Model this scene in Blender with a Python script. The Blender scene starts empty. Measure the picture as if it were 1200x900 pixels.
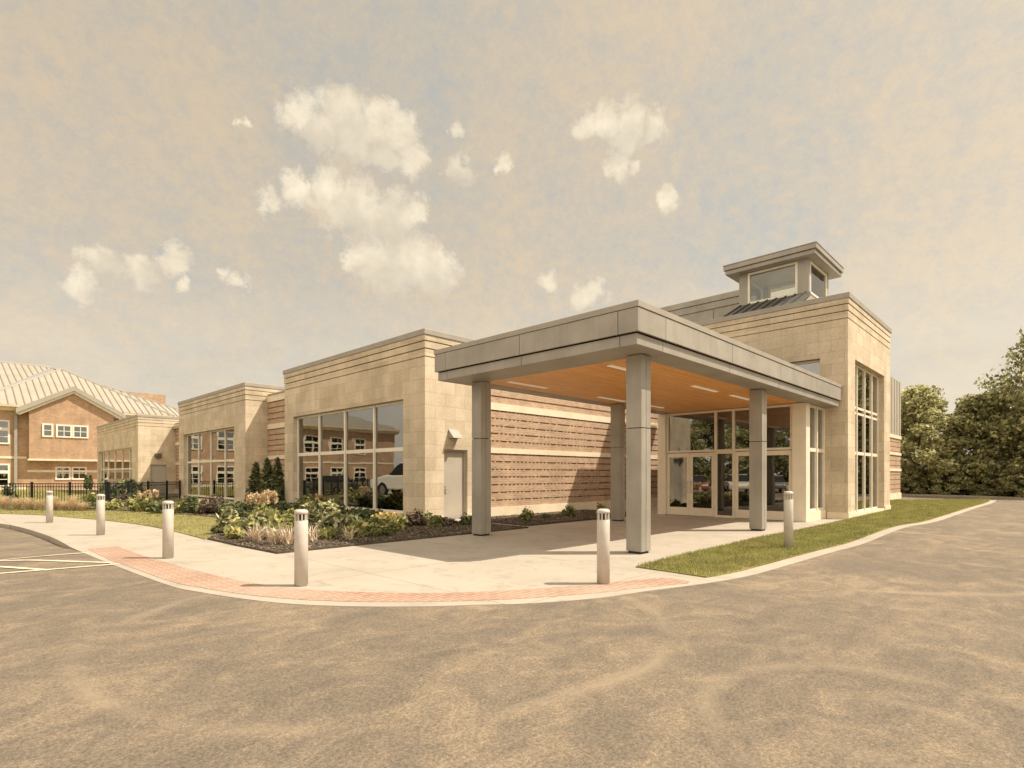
import bpy, math, random
import numpy as np
from mathutils import Vector, Matrix
from mathutils.geometry import tessellate_polygon

random.seed(7)
RNG = np.random.default_rng(7)
R = math.radians
scene = bpy.context.scene
COL = scene.collection

# ------------------------------------------------------------------ camera model
F, HOR, CAMH = 655.0, 556.0, 1.5
YAW = R(-45.8)
CY, SY = math.cos(YAW), math.sin(YAW)


def cw(X, Y):
    """camera-frame ground coordinates (right, forward) -> world x, y"""
    return (CY * X - SY * Y, SY * X + CY * Y)


def cam_of(x, y):
    return (CY * x + SY * y, -SY * x + CY * y)


def gp(u, v, z=0.0):
    Y = F * (CAMH - z) / (v - HOR)
    return cw((u - 600) / F * Y, Y)


# ------------------------------------------------------------------ materials
def new_mat(name):
    m = bpy.data.materials.new(name)
    m.use_nodes = True
    nt = m.node_tree
    nt.nodes.clear()
    out = nt.nodes.new('ShaderNodeOutputMaterial')
    b = nt.nodes.new('ShaderNodeBsdfPrincipled')
    nt.links.new(b.outputs[0], out.inputs[0])
    b.inputs['Roughness'].default_value = 0.8
    b.inputs['Specular IOR Level'].default_value = 0.3
    return m, nt, b


class NT:
    """tiny helper round a node tree"""

    def __init__(s, nt):
        s.t = nt

    def n(s, kind, **kw):
        nd = s.t.nodes.new('ShaderNode' + kind)
        for k, v in kw.items():
            setattr(nd, k, v)
        return nd

    def link(s, a, b):
        s.t.links.new(a, b)

    def math(s, op, a, b=None, clamp=False):
        nd = s.n('Math', operation=op)
        nd.use_clamp = clamp
        for i, v in enumerate((a, b)):
            if v is None:
                continue
            if isinstance(v, (int, float)):
                nd.inputs[i].default_value = v
            else:
                s.link(v, nd.inputs[i])
        return nd.outputs[0]

    def mix(s, fac, a, b, blend='MIX'):
        nd = s.n('Mix', data_type='RGBA', blend_type=blend)
        for sock, v in ((nd.inputs[0], fac), (nd.inputs[6], a), (nd.inputs[7], b)):
            if isinstance(v, (int, float)):
                sock.default_value = v
            elif isinstance(v, tuple):
                sock.default_value = (*v[:3], 1)
            else:
                s.link(v, sock)
        return nd.outputs[2]

    def noise(s, vec, scale, detail=4, rough=0.55, dist=0.0):
        nd = s.n('TexNoise')
        nd.inputs['Scale'].default_value = scale
        nd.inputs['Detail'].default_value = detail
        nd.inputs['Roughness'].default_value = rough
        nd.inputs['Distortion'].default_value = dist
        if vec is not None:
            s.link(vec, nd.inputs['Vector'])
        return nd.outputs['Fac']

    def ramp(s, fac, stops):
        nd = s.n('ValToRGB')
        e = nd.color_ramp.elements
        while len(e) < len(stops):
            e.new(0.5)
        for i, (p, c) in enumerate(stops):
            e[i].position = p
            e[i].color = (*c, 1) if isinstance(c, tuple) else (c, c, c, 1)
        s.link(fac, nd.inputs[0])
        return nd.outputs[0]

    def obj(s):
        return s.n('TexCoord').outputs['Object']

    def scale(s, vec, sc):
        nd = s.n('Mapping')
        nd.inputs['Scale'].default_value = sc
        s.link(vec, nd.inputs[0])
        return nd.outputs[0]

    def facade(s):
        """(along the wall, height, 0) in object space"""
        tc = s.n('TexCoord')
        p = s.n('SeparateXYZ')
        s.link(tc.outputs['Object'], p.inputs[0])
        nn = s.n('SeparateXYZ')
        s.link(tc.outputs['Normal'], nn.inputs[0])
        ax = s.math('ABSOLUTE', nn.outputs[0])
        ay = s.math('ABSOLUTE', nn.outputs[1])
        u = s.math('ADD', s.math('MULTIPLY', p.outputs[0], ay), s.math('MULTIPLY', p.outputs[1], ax))
        c = s.n('CombineXYZ')
        s.link(u, c.inputs[0])
        s.link(p.outputs[2], c.inputs[1])
        return c.outputs[0]

    def bump(s, h, strength, dist, bsdf):
        nd = s.n('Bump')
        nd.inputs['Strength'].default_value = strength
        nd.inputs['Distance'].default_value = dist
        s.link(h, nd.inputs['Height'])
        s.link(nd.outputs[0], bsdf.inputs['Normal'])


def plain(name, col, rough=0.7, var=0.12, nscale=3.0, metal=0.0, bump=0.0, spec=0.3, fine=0.06, island=0.0, streak=0.0):
    m, nt, b = new_mat(name)
    k = NT(nt)
    o = k.obj()
    a = k.noise(o, nscale, 5)
    f = k.noise(o, 60, 3)
    v1 = k.ramp(a, [(0.3, 1 - var), (0.7, 1 + var)])
    v2 = k.ramp(f, [(0.3, 1 - fine), (0.7, 1 + fine)])
    c = k.mix(1.0, k.mix(1.0, col, v1, 'MULTIPLY'), v2, 'MULTIPLY')
    if island:
        g = k.n('NewGeometry')
        c = k.mix(1.0, c, k.ramp(g.outputs['Random Per Island'], [(0.0, 1 - island), (1.0, 1 + island)]), 'MULTIPLY')
    if streak:
        st = k.noise(k.scale(o, (9, 9, 0.5)), 1.0, 5, 0.6)
        c = k.mix(1.0, c, k.ramp(st, [(0.35, 1 - streak), (0.6, 1 + streak * 0.5)]), 'MULTIPLY')
    k.link(c, b.inputs['Base Color'])
    b.inputs['Roughness'].default_value = rough
    b.inputs['Metallic'].default_value = metal
    b.inputs['Specular IOR Level'].default_value = spec
    if bump:
        k.bump(f, 0.4, bump, b)
    return m


def masonry(name, c1, c2, mortar, bw, bh, ms, stain=0.18, rough=0.85, bias=0.0, bump=0.3, lift=None):
    m, nt, b = new_mat(name)
    k = NT(nt)
    fv = k.facade()
    br = k.n('TexBrick')
    k.link(fv, br.inputs['Vector'])
    br.inputs['Scale'].default_value = 1.0
    br.inputs['Brick Width'].default_value = bw
    br.inputs['Row Height'].default_value = bh
    br.inputs['Mortar Size'].default_value = ms
    br.inputs['Mortar Smooth'].default_value = 0.2
    br.inputs['Bias'].default_value = bias
    br.inputs['Color1'].default_value = (*c1, 1)
    br.inputs['Color2'].default_value = (*c2, 1)
    br.inputs['Mortar'].default_value = (*mortar, 1)
    o = k.obj()
    big = k.noise(o, 0.9, 5, 0.6)
    fine = k.noise(o, 14, 4, 0.6)
    streak = k.noise(k.scale(o, (3.2, 3.2, 0.25)), 1.0, 4)
    c = k.mix(1.0, br.outputs['Color'], k.ramp(big, [(0.3, 1 - stain), (0.7, 1 + stain * 0.6)]), 'MULTIPLY')
    c = k.mix(1.0, c, k.ramp(fine, [(0.3, 0.9), (0.7, 1.08)]), 'MULTIPLY')
    c = k.mix(1.0, c, k.ramp(streak, [(0.35, 0.93), (0.7, 1.05)]), 'MULTIPLY')
    k.link(c, b.inputs['Base Color'])
    b.inputs['Roughness'].default_value = rough
    h = k.math('ADD', k.math('MULTIPLY', br.outputs['Fac'], -1.0), k.math('MULTIPLY', fine, 0.5))
    k.bump(h, bump, 0.01, b)
    return m


def glass_mat(name, tint, refl, wav=0.0012):
    m = bpy.data.materials.new(name)
    m.use_nodes = True
    nt = m.node_tree
    nt.nodes.clear()
    k = NT(nt)
    out = k.n('OutputMaterial')
    tr = k.n('BsdfTransparent')
    tr.inputs[0].default_value = (*tint, 1)
    gl = k.n('BsdfGlossy')
    gl.inputs['Color'].default_value = (0.92, 0.92, 0.9, 1)
    gl.inputs['Roughness'].default_value = 0.012
    fr = k.n('Fresnel')
    fr.inputs[0].default_value = 1.5
    fac = k.math('ADD', k.math('MULTIPLY', fr.outputs[0], 1.2), refl, clamp=True)
    nz = k.noise(k.obj(), 0.8, 2)
    bp = k.n('Bump')
    bp.inputs['Strength'].default_value = 0.5
    bp.inputs['Distance'].default_value = wav * 8
    k.link(nz, bp.inputs['Height'])
    k.link(bp.outputs[0], gl.inputs['Normal'])
    mx = k.n('MixShader')
    k.link(fac, mx.inputs[0])
    k.link(tr.outputs[0], mx.inputs[1])
    k.link(gl.outputs[0], mx.inputs[2])
    k.link(mx.outputs[0], out.inputs[0])
    return m


def leaf_mat(name, stops, trans=0.35, rough=0.6, patch=0.0):
    m = bpy.data.materials.new(name)
    m.use_nodes = True
    nt = m.node_tree
    nt.nodes.clear()
    k = NT(nt)
    out = k.n('OutputMaterial')
    g = k.n('NewGeometry')
    c = k.ramp(g.outputs['Random Per Island'], stops)
    if patch:
        pn = k.noise(k.obj(), 0.7, 5, 0.65)
        c = k.mix(k.ramp(pn, [(0.42, 0.0), (0.66, patch)]), c, (0.40, 0.32, 0.14))
        pn2 = k.noise(k.obj(), 2.2, 4, 0.6)
        c = k.mix(1.0, c, k.ramp(pn2, [(0.35, 0.72), (0.65, 1.15)]), 'MULTIPLY')
    d = k.n('BsdfPrincipled')
    d.inputs['Roughness'].default_value = rough
    d.inputs['Specular IOR Level'].default_value = 0.25
    k.link(c, d.inputs['Base Color'])
    t = k.n('BsdfTranslucent')
    k.link(c, t.inputs[0])
    mx = k.n('MixShader')
    mx.inputs[0].default_value = trans
    k.link(d.outputs[0], mx.inputs[1])
    k.link(t.outputs[0], mx.inputs[2])
    k.link(mx.outputs[0], out.inputs[0])
    return m


M = {}
M['stone'] = masonry('limestone', (0.69, 0.575, 0.425), (0.575, 0.47, 0.335), (0.50, 0.405, 0.29), 0.80, 0.405, 0.008, 0.18, bump=0.2)
M['band'] = plain('pale_cut_stone', (0.78, 0.67, 0.50), 0.85, 0.1, 1.5, bump=0.004)
M['brick'] = masonry('tan_brick', (0.545, 0.37, 0.25), (0.42, 0.27, 0.175), (0.58, 0.47, 0.345), 0.205, 0.0715, 0.007, 0.14)
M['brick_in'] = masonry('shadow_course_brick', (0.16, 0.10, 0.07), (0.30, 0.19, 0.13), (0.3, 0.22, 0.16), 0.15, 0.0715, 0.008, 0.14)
M['old_brick'] = masonry('orange_brick', (0.50, 0.32, 0.20), (0.40, 0.24, 0.145), (0.54, 0.43, 0.30), 0.24, 0.085, 0.008, 0.2)
M['metal'] = plain('grey_metal_panel', (0.335, 0.305, 0.26), 0.48, 0.14, 1.3, 0.05, spec=0.4, island=0.06, streak=0.05)
M['coping'] = plain('grey_coping', (0.36, 0.325, 0.275), 0.5, 0.08, 2.0, 0.05)
M['reveal'] = plain('dark_joint', (0.05, 0.045, 0.04), 0.9, 0.05)
M['dark_metal'] = plain('dark_roof_metal', (0.12, 0.115, 0.10), 0.5, 0.15, 2.0, 0.3)
M['frame'] = plain('pale_aluminium', (0.80, 0.73, 0.60), 0.4, 0.05, 3.0, 0.0, spec=0.5)
M['white'] = plain('white_paint', (0.78, 0.72, 0.60), 0.6, 0.06, 3.0)
M['door'] = plain('grey_door_paint', (0.47, 0.42, 0.35), 0.5, 0.06, 1.5)
M['black'] = plain('black_metal', (0.022, 0.021, 0.02), 0.5, 0.1, 3.0)
M['steel'] = plain('brushed_steel', (0.5, 0.47, 0.42), 0.35, 0.05, 3.0, 0.7)
M['bollard'] = plain('grey_bollard_paint', (0.56, 0.51, 0.45), 0.45, 0.09, 4.0, 0.1, spec=0.4)
M['roofmetal'] = plain('pale_roof_metal', (0.37, 0.335, 0.275), 0.6, 0.06, 0.5, 0.0)
M['roofseam'] = plain('roof_seam_metal', (0.27, 0.23, 0.17), 0.5, 0.06, 0.5, 0.0)
M['inside'] = plain('interior_plaster', (0.17, 0.145, 0.11), 0.9, 0.08, 1.0)
M['inside_dark'] = plain('interior_dark', (0.07, 0.062, 0.05), 0.9, 0.2, 0.7)
M['bark'] = plain('bark', (0.12, 0.095, 0.07), 0.95, 0.3, 6.0, bump=0.01)
M['tyre'] = plain('tyre_rubber', (0.02, 0.02, 0.02), 0.9, 0.1)
M['glass'] = glass_mat('coated_glass', (0.36, 0.37, 0.31), 0.19, 0.0006)
M['clear'] = glass_mat('clear_glass', (0.95, 0.95, 0.90), 0.03)
M['pane_dark'] = glass_mat('small_pane_glass', (0.3, 0.3, 0.28), 0.14)


def wood_mat():
    m, nt, b = new_mat('orange_wood_boards')
    k = NT(nt)
    o = k.obj()
    g = k.noise(k.scale(o, (0.7, 14, 1)), 2.0, 5, 0.6)
    br = k.n('TexBrick')
    br.inputs['Scale'].default_value = 1
    br.inputs['Brick Width'].default_value = 2.4
    br.inputs['Row Height'].default_value = 0.115
    br.inputs['Mortar Size'].default_value = 0.004
    br.inputs['Color1'].default_value = (0.92, 0.47, 0.155, 1)
    br.inputs['Color2'].default_value = (0.80, 0.38, 0.115, 1)
    br.inputs['Mortar'].default_value = (0.16, 0.07, 0.02, 1)
    k.link(o, br.inputs['Vector'])
    c = k.mix(1.0, br.outputs['Color'], k.ramp(g, [(0.3, 0.82), (0.7, 1.12)]), 'MULTIPLY')
    k.link(c, b.inputs['Base Color'])
    b.inputs['Roughness'].default_value = 0.42
    b.inputs['Specular IOR Level'].default_value = 0.4
    return m


M['wood'] = wood_mat()


def emit_lamp():
    m, nt, b = new_mat('lamp_diffuser')
    b.inputs['Base Color'].default_value = (0.8, 0.74, 0.62, 1)
    b.inputs['Emission Color'].default_value = (1, 0.9, 0.7, 1)
    b.inputs['Emission Strength'].default_value = 0.12
    return m


M['lamp'] = emit_lamp()


def asphalt_mat():
    m, nt, b = new_mat('dusty_asphalt')
    k = NT(nt)
    o = k.obj()
    warp = k.noise(o, 0.35, 3)
    rot = k.n('Mapping')
    rot.inputs['Rotation'].default_value = (0, 0, R(45.8))
    rot.inputs['Scale'].default_value = (0.7, 1.0, 1)
    k.link(o, rot.inputs[0])
    a = k.noise(rot.outputs[0], 0.55, 8, 0.66, 0.9)
    s = k.noise(rot.outputs[0], 2.1, 7, 0.7, 1.2)
    mm = k.math('ADD', k.math('MULTIPLY', a, 0.42), k.math('MULTIPLY', s, 0.58))
    dust = k.ramp(mm, [(0.36, (0.138, 0.114, 0.089)), (0.47, (0.172, 0.138, 0.103)), (0.54, (0.216, 0.169, 0.120)), (0.64, (0.29, 0.223, 0.152))])
    grit = k.noise(o, 48, 5, 0.8)
    grit2 = k.noise(o, 130, 3, 0.75)
    c = k.mix(1.0, dust, k.ramp(grit, [(0.34, 0.60), (0.5, 1.0), (0.66, 1.46)]), 'MULTIPLY')
    c = k.mix(1.0, c, k.ramp(grit2, [(0.3, 0.62), (0.7, 1.38)]), 'MULTIPLY')
    # faint curved tyre scuffs
    sep = k.n('SeparateXYZ')
    k.link(o, sep.inputs[0])
    for cx, cy, rad, w in ((*cw(2.3, 3.3), 0.75, 0.10), (*cw(2.3, 3.3), 1.35, 0.12), (*cw(-1.2, 6.0), 3.0, 0.14), (*cw(6.0, 12.0), 5.2, 0.16)):
        dx = k.math('SUBTRACT', sep.outputs[0], cx)
        dy = k.math('SUBTRACT', sep.outputs[1], cy)
        r = k.math('SQRT', k.math('ADD', k.math('MULTIPLY', dx, dx), k.math('MULTIPLY', dy, dy)))
        r = k.math('ADD', r, k.math('MULTIPLY', warp, 0.5))
        band = k.math('SUBTRACT', 1.0, k.math('DIVIDE', k.math('ABSOLUTE', k.math('SUBTRACT', r, rad)), w), clamp=True)
        band = k.math('MULTIPLY', band, k.ramp(k.noise(o, 0.6, 4), [(0.40, 0.0), (0.60, 0.6)]))
        c = k.mix(band, c, (0.325, 0.255, 0.178))
    k.link(c, b.inputs['Base Color'])
    b.inputs['Roughness'].default_value = 0.9
    k.bump(k.math('ADD', grit, k.math('MULTIPLY', grit2, 0.5)), 0.5, 0.008, b)
    return m


M['asphalt'] = asphalt_mat()


def concrete_mat():
    m, nt, b = new_mat('pale_concrete')
    k = NT(nt)
    o = k.obj()
    a = k.noise(o, 0.7, 6, 0.6)
    f = k.noise(o, 45, 4, 0.7)
    c = k.mix(1.0, (0.415, 0.365, 0.30), k.ramp(a, [(0.3, 0.88), (0.7, 1.07)]), 'MULTIPLY')
    c = k.mix(1.0, c, k.ramp(f, [(0.3, 0.93), (0.7, 1.06)]), 'MULTIPLY')
    stn = k.noise(o, 2.3, 5, 0.7, 0.6)
    c = k.mix(1.0, c, k.ramp(stn, [(0.36, 0.86), (0.46, 1.0)]), 'MULTIPLY')
    sep = k.n('SeparateXYZ')
    k.link(o, sep.inputs[0])
    lines = None
    for ax, off, step in ((0, 4.57, 3.05), (1, 10.5, 3.05)):
        t = k.math('SUBTRACT', sep.outputs[ax], off)
        t = k.math('DIVIDE', t, step)
        fr = k.math('SUBTRACT', t, k.math('ROUND', t))
        d = k.math('MULTIPLY', k.math('ABSOLUTE', fr), step)
        ln = k.math('LESS_THAN', d, 0.011)
        lines = ln if lines is None else k.math('MAXIMUM', lines, ln)
    c = k.mix(k.math('MULTIPLY', lines, 0.55), c, (0.22, 0.17, 0.12))
    k.link(c, b.inputs['Base Color'])
    b.inputs['Roughness'].default_value = 0.9
    k.bump(f, 0.25, 0.003, b)
    return m


M['concrete'] = concrete_mat()


def paver_mat():
    m, nt, b = new_mat('brick_pavers')
    k = NT(nt)
    o = k.obj()
    mp = k.n('Mapping')
    mp.inputs['Rotation'].default_value = (0, 0, R(-45.8 + 45))
    k.link(o, mp.inputs[0])
    br = k.n('TexBrick')
    k.link(mp.outputs[0], br.inputs['Vector'])
    br.inputs['Scale'].default_value = 1
    br.inputs['Brick Width'].default_value = 0.2
    br.inputs['Row Height'].default_value = 0.1
    br.inputs['Mortar Size'].default_value = 0.006
    br.inputs['Color1'].default_value = (0.37, 0.22, 0.155, 1)
    br.inputs['Color2'].default_value = (0.30, 0.17, 0.115, 1)
    br.inputs['Mortar'].default_value = (0.46, 0.385, 0.31, 1)
    a = k.noise(o, 0.55, 4)
    c = k.mix(k.ramp(a, [(0.4, 0.05), (0.65, 0.55)]), br.outputs['Color'], (0.46, 0.385, 0.31))
    k.link(c, b.inputs['Base Color'])
    b.inputs['Roughness'].default_value = 0.9
    k.bump(br.outputs['Fac'], 0.3, -0.004, b)
    return m


M['paver'] = paver_mat()


def ground_mat(name, stops, scale, fine, bumpd=0.02):
    m, nt, b = new_mat(name)
    k = NT(nt)
    o = k.obj()
    a = k.noise(o, scale, 6, 0.65)
    f = k.noise(o, fine, 4, 0.7)
    mx = k.math('ADD', k.math('MULTIPLY', a, 0.5), k.math('MULTIPLY', f, 0.5))
    k.link(k.ramp(mx, stops), b.inputs['Base Color'])
    b.inputs['Roughness'].default_value = 0.95
    k.bump(f, 0.7, bumpd, b)
    return m


M['lawn'] = ground_mat('lawn_soil_and_grass', [(0.35, (0.10, 0.09, 0.03)), (0.5, (0.24, 0.205, 0.075)), (0.65, (0.36, 0.30, 0.115))], 0.8, 22)
M['mulch'] = ground_mat('dark_mulch', [(0.3, (0.04, 0.032, 0.024)), (0.5, (0.095, 0.073, 0.053)), (0.7, (0.21, 0.16, 0.11))], 3, 26, 0.08)
M['earth'] = ground_mat('field_ground', [(0.35, (0.12, 0.105, 0.05)), (0.65, (0.22, 0.18, 0.09))], 0.1, 3)
M['paint'] = plain('road_paint', (0.66, 0.57, 0.43), 0.8, 0.15, 4.0, fine=0.15)
M['blade'] = leaf_mat('grass_blade', [(0.0, (0.187, 0.206, 0.060)), (0.45, (0.310, 0.313, 0.095)), (0.8, (0.432, 0.426, 0.148)), (1.0, (0.605, 0.573, 0.277))], 0.3, 0.6, 0.55)
M['leaf_a'] = leaf_mat('mid_green_leaf', [(0.0, (0.101, 0.121, 0.046)), (0.4, (0.215, 0.236, 0.086)), (0.8, (0.403, 0.388, 0.149)), (1.0, (0.690, 0.589, 0.265))])
M['leaf_b'] = leaf_mat('bright_green_leaf', [(0.0, (0.144, 0.158, 0.055)), (0.5, (0.348, 0.348, 0.124)), (1.0, (0.720, 0.624, 0.276))])
M['leaf_d'] = leaf_mat('dark_green_leaf', [(0.0, (0.059, 0.077, 0.038)), (0.5, (0.134, 0.154, 0.069)), (1.0, (0.282, 0.292, 0.130))], 0.25)
M['leaf_v'] = leaf_mat('variegated_leaf', [(0.0, (0.073, 0.088, 0.035)), (0.35, (0.183, 0.189, 0.076)), (0.7, (0.413, 0.390, 0.196)), (1.0, (0.722, 0.667, 0.447))], 0.25)
M['leaf_y'] = leaf_mat('yellow_petal', [(0.0, (0.60, 0.45, 0.13)), (0.6, (0.76, 0.60, 0.24)), (1.0, (0.82, 0.70, 0.40))], 0.2)
M['leaf_r'] = leaf_mat('purple_leaf', [(0.0, (0.083, 0.059, 0.046)), (0.6, (0.185, 0.138, 0.095)), (1.0, (0.370, 0.277, 0.192))], 0.25)
M['leaf_red'] = leaf_mat('red_flower', [(0.0, (0.480, 0.144, 0.083)), (1.0, (0.660, 0.240, 0.138))], 0.2)
M['straw'] = leaf_mat('straw_blade', [(0.0, (0.449, 0.331, 0.189)), (0.5, (0.701, 0.531, 0.326)), (1.0, (0.850, 0.747, 0.516))], 0.3)
M['tree_a'] = leaf_mat('tree_leaf_mid', [(0.0, (0.12, 0.125, 0.058)), (0.4, (0.30, 0.295, 0.135)), (0.75, (0.56, 0.53, 0.26)), (1.0, (0.84, 0.77, 0.44))], 0.45)
M['tree_b'] = leaf_mat('tree_leaf_bright', [(0.0, (0.16, 0.165, 0.075)), (0.45, (0.48, 0.46, 0.22)), (1.0, (0.85, 0.80, 0.47))], 0.45)
M['silver'] = leaf_mat('silver_blade', [(0.0, (0.393, 0.313, 0.215)), (0.5, (0.647, 0.528, 0.387)), (1.0, (0.850, 0.711, 0.559))], 0.2)
M['conifer'] = leaf_mat('conifer_spray', [(0.0, (0.066, 0.085, 0.039)), (0.5, (0.143, 0.156, 0.069)), (1.0, (0.296, 0.285, 0.126))], 0.15)


# ------------------------------------------------------------------ mesh builder
class MB:
    def __init__(s):
        s.v, s.f = [], []

    def quad(s, a, b, c, d):
        i = len(s.v)
        s.v += [tuple(a), tuple(b), tuple(c), tuple(d)]
        s.f.append((i, i + 1, i + 2, i + 3))

    def box(s, x0, x1, y0, y1, z0, z1):
        i = len(s.v)
        s.v += [(x0, y0, z0), (x1, y0, z0), (x1, y1, z0), (x0, y1, z0),
                (x0, y0, z1), (x1, y0, z1), (x1, y1, z1), (x0, y1, z1)]
        s.f += [(i, i + 3, i + 2, i + 1), (i + 4, i + 5, i + 6, i + 7), (i, i + 1, i + 5, i + 4),
                (i + 1, i + 2, i + 6, i + 5), (i + 2, i + 3, i + 7, i + 6), (i + 3, i, i + 4, i + 7)]
        return s

    def abox(s, axis, fixed, s0, s1, d0, d1, z0, z1):
        """box on a facade: axis 'x' faces -x, axis 'y' faces -y; d = depth inwards"""
        if axis == 'x':
            return s.box(fixed + d0, fixed + d1, s0, s1, z0, z1)
        return s.box(s0, s1, fixed + d0, fixed + d1, z0, z1)

    def prism(s, poly, z0, z1):
        """poly: ccw list of (x, y)"""
        n, i = len(poly), len(s.v)
        s.v += [(x, y, z0) for x, y in poly] + [(x, y, z1) for x, y in poly]
        tris = tessellate_polygon([[Vector((x, y, 0)) for x, y in poly]])
        for t in tris:
            a, b, c = t
            ar = (poly[b][0] - poly[a][0]) * (poly[c][1] - poly[a][1]) - (poly[b][1] - poly[a][1]) * (poly[c][0] - poly[a][0])
            if ar < 0:
                a, b, c = a, c, b
            s.f.append((i + n + a, i + n + b, i + n + c))
            s.f.append((i + a, i + c, i + b))
        for k in range(n):
            k2 = (k + 1) % n
            s.f.append((i + k, i + k2, i + n + k2, i + n + k))
        return s

    def extr(s, poly, axis, a, b):
        """closed profile poly [(p, z)] swept from a to b along axis: 'x' -> profile in (y, z); 'y' -> profile in (x, z)"""
        n, i = len(poly), len(s.v)
        for t in (a, b):
            for p, z in poly:
                s.v.append((t, p, z) if axis == 'x' else (p, t, z))
        s.f.append(tuple(range(i, i + n)))
        s.f.append(tuple(range(i + 2 * n - 1, i + n - 1, -1)))
        for k in range(n):
            k2 = (k + 1) % n
            s.f.append((i + k, i + n + k, i + n + k2, i + k2))
        return s

    def tube(s, pts, rad, n=8, cap=True):
        pts = [Vector(p) for p in pts]
        i0 = len(s.v)
        for j, p in enumerate(pts):
            d = (pts[min(j + 1, len(pts) - 1)] - pts[max(j - 1, 0)]).normalized()
            a = d.orthogonal().normalized() if abs(d.z) < 0.99 else Vector((1, 0, 0))
            if abs(d.z) < 0.99:
                a = d.cross(Vector((0, 0, 1))).normalized()
            b = d.cross(a)
            for q in range(n):
                t = 2 * math.pi * q / n
                s.v.append(tuple(p + (a * math.cos(t) + b * math.sin(t)) * rad[j]))
        for j in range(len(pts) - 1):
            for q in range(n):
                q2 = (q + 1) % n
                a = i0 + j * n
                s.f.append((a + q, a + q2, a + n + q2, a + n + q))
        if cap:
            s.f.append(tuple(i0 + q for q in range(n - 1, -1, -1)))
            e = i0 + (len(pts) - 1) * n
            s.f.append(tuple(e + q for q in range(n)))
        return s

    def lathe(s, prof, n=24, c=(0, 0)):
        i0 = len(s.v)
        for r, z in prof:
            for q in range(n):
                t = 2 * math.pi * q / n
                s.v.append((c[0] + r * math.cos(t), c[1] + r * math.sin(t), z))
        for j in range(len(prof) - 1):
            for q in range(n):
                q2 = (q + 1) % n
                a = i0 + j * n
                s.f.append((a + q, a + q2, a + n + q2, a + n + q))
        s.f.append(tuple(i0 + q for q in range(n - 1, -1, -1)))
        e = i0 + (len(prof) - 1) * n
        s.f.append(tuple(e + q for q in range(n)))
        return s

    def gridwall(s, axis, fixed, th, s0, s1, z0, z1, holes=()):
        """wall sheet with thickness; holes = (sa, sb, za, zb)"""
        S = sorted({s0, s1, *[h[0] for h in holes], *[h[1] for h in holes]})
        Z = sorted({z0, z1, *[h[2] for h in holes], *[h[3] for h in holes]})
        S = [a for a in S if s0 <= a <= s1]
        Z = [a for a in Z if z0 <= a <= z1]

        def P(a, d, z):
            return (fixed + d, a, z) if axis == 'x' else (a, fixed + d, z)

        def solid(i, j):
            if i < 0 or j < 0 or i >= len(S) - 1 or j >= len(Z) - 1:
                return False
            cs, cz = (S[i] + S[i + 1]) / 2, (Z[j] + Z[j + 1]) / 2
            return not any(h[0] < cs < h[1] and h[2] < cz < h[3] for h in holes)

        for i in range(len(S) - 1):
            for j in range(len(Z) - 1):
                if not solid(i, j):
                    continue
                a, b, c, d = S[i], S[i + 1], Z[j], Z[j + 1]
                if axis == 'x':
                    s.quad(P(b, 0, c), P(a, 0, c), P(a, 0, d), P(b, 0, d))
                    s.quad(P(a, th, c), P(b, th, c), P(b, th, d), P(a, th, d))
                else:
                    s.quad(P(a, 0, c), P(b, 0, c), P(b, 0, d), P(a, 0, d))
                    s.quad(P(b, th, c), P(a, th, c), P(a, th, d), P(b, th, d))
                for (ni, nj, e) in ((i - 1, j, 0), (i + 1, j, 1), (i, j - 1, 2), (i, j + 1, 3)):
                    if solid(ni, nj):
                        continue
                    if e == 0:
                        s.quad(P(a, 0, c), P(a, th, c), P(a, th, d), P(a, 0, d))
                    elif e == 1:
                        s.quad(P(b, 0, c), P(b, 0, d), P(b, th, d), P(b, th, c))
                    elif e == 2:
                        s.quad(P(a, 0, c), P(b, 0, c), P(b, th, c), P(a, th, c))
                    else:
                        s.quad(P(a, 0, d), P(a, th, d), P(b, th, d), P(b, 0, d))
        return s

    def build(s, name, mat, parent=None, origin=None, local=False, bevel=0.0, smooth=False):
        me = bpy.data.meshes.new(name)
        o = bpy.data.objects.new(name, me)
        if parent is not None and not local:
            org = abs_loc(parent)
        elif origin is not None:
            org = Vector(origin)
        else:
            org = Vector((0, 0, 0))
        me.from_pydata([(x - org.x, y - org.y, z - org.z) for x, y, z in s.v], [], s.f)
        me.materials.append(M[mat] if isinstance(mat, str) else mat)
        COL.objects.link(o)
        if parent is not None:
            o.parent = parent
        elif origin is not None:
            o.location = org
        if bevel:
            bv = o.modifiers.new('bevel', 'BEVEL')
            bv.width = bevel
            bv.segments = 2
            bv.limit_method = 'ANGLE'
        if smooth:
            me.polygons.foreach_set('use_smooth', [True] * len(me.polygons))
        return o


def abs_loc(o):
    v = Vector((0, 0, 0))
    while o is not None:
        v += o.location
        o = o.parent
    return v


def tag(o, label=None, cat=None, group=None, kind=None):
    if label:
        o['label'] = label
    if cat:
        o['category'] = cat
    if group:
        o['group'] = group
    if kind:
        o['kind'] = kind
    return o


def thing(name, label, cat, loc=(0, 0, 0), rotz=0.0, group=None):
    o = bpy.data.objects.new(name, None)
    o.empty_display_size = 0.3
    COL.objects.link(o)
    o.location = loc
    o.rotation_euler = (0, 0, rotz)
    return tag(o, label, cat, group)


def dup(root, loc, rotz=0.0, scale=1.0, label=None, group=None):
    kids = list(root.children)
    r = root.copy()
    COL.objects.link(r)
    r.location = loc
    r.rotation_euler = (0, 0, rotz)
    r.scale = (scale, scale, scale) if isinstance(scale, (int, float)) else scale
    tag(r, label, None, group)
    for ch in kids:
        c = ch.copy()
        COL.objects.link(c)
        c.parent = r
        for g in ch.children:
            d = g.copy()
            COL.objects.link(d)
            d.parent = c
    return r


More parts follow.
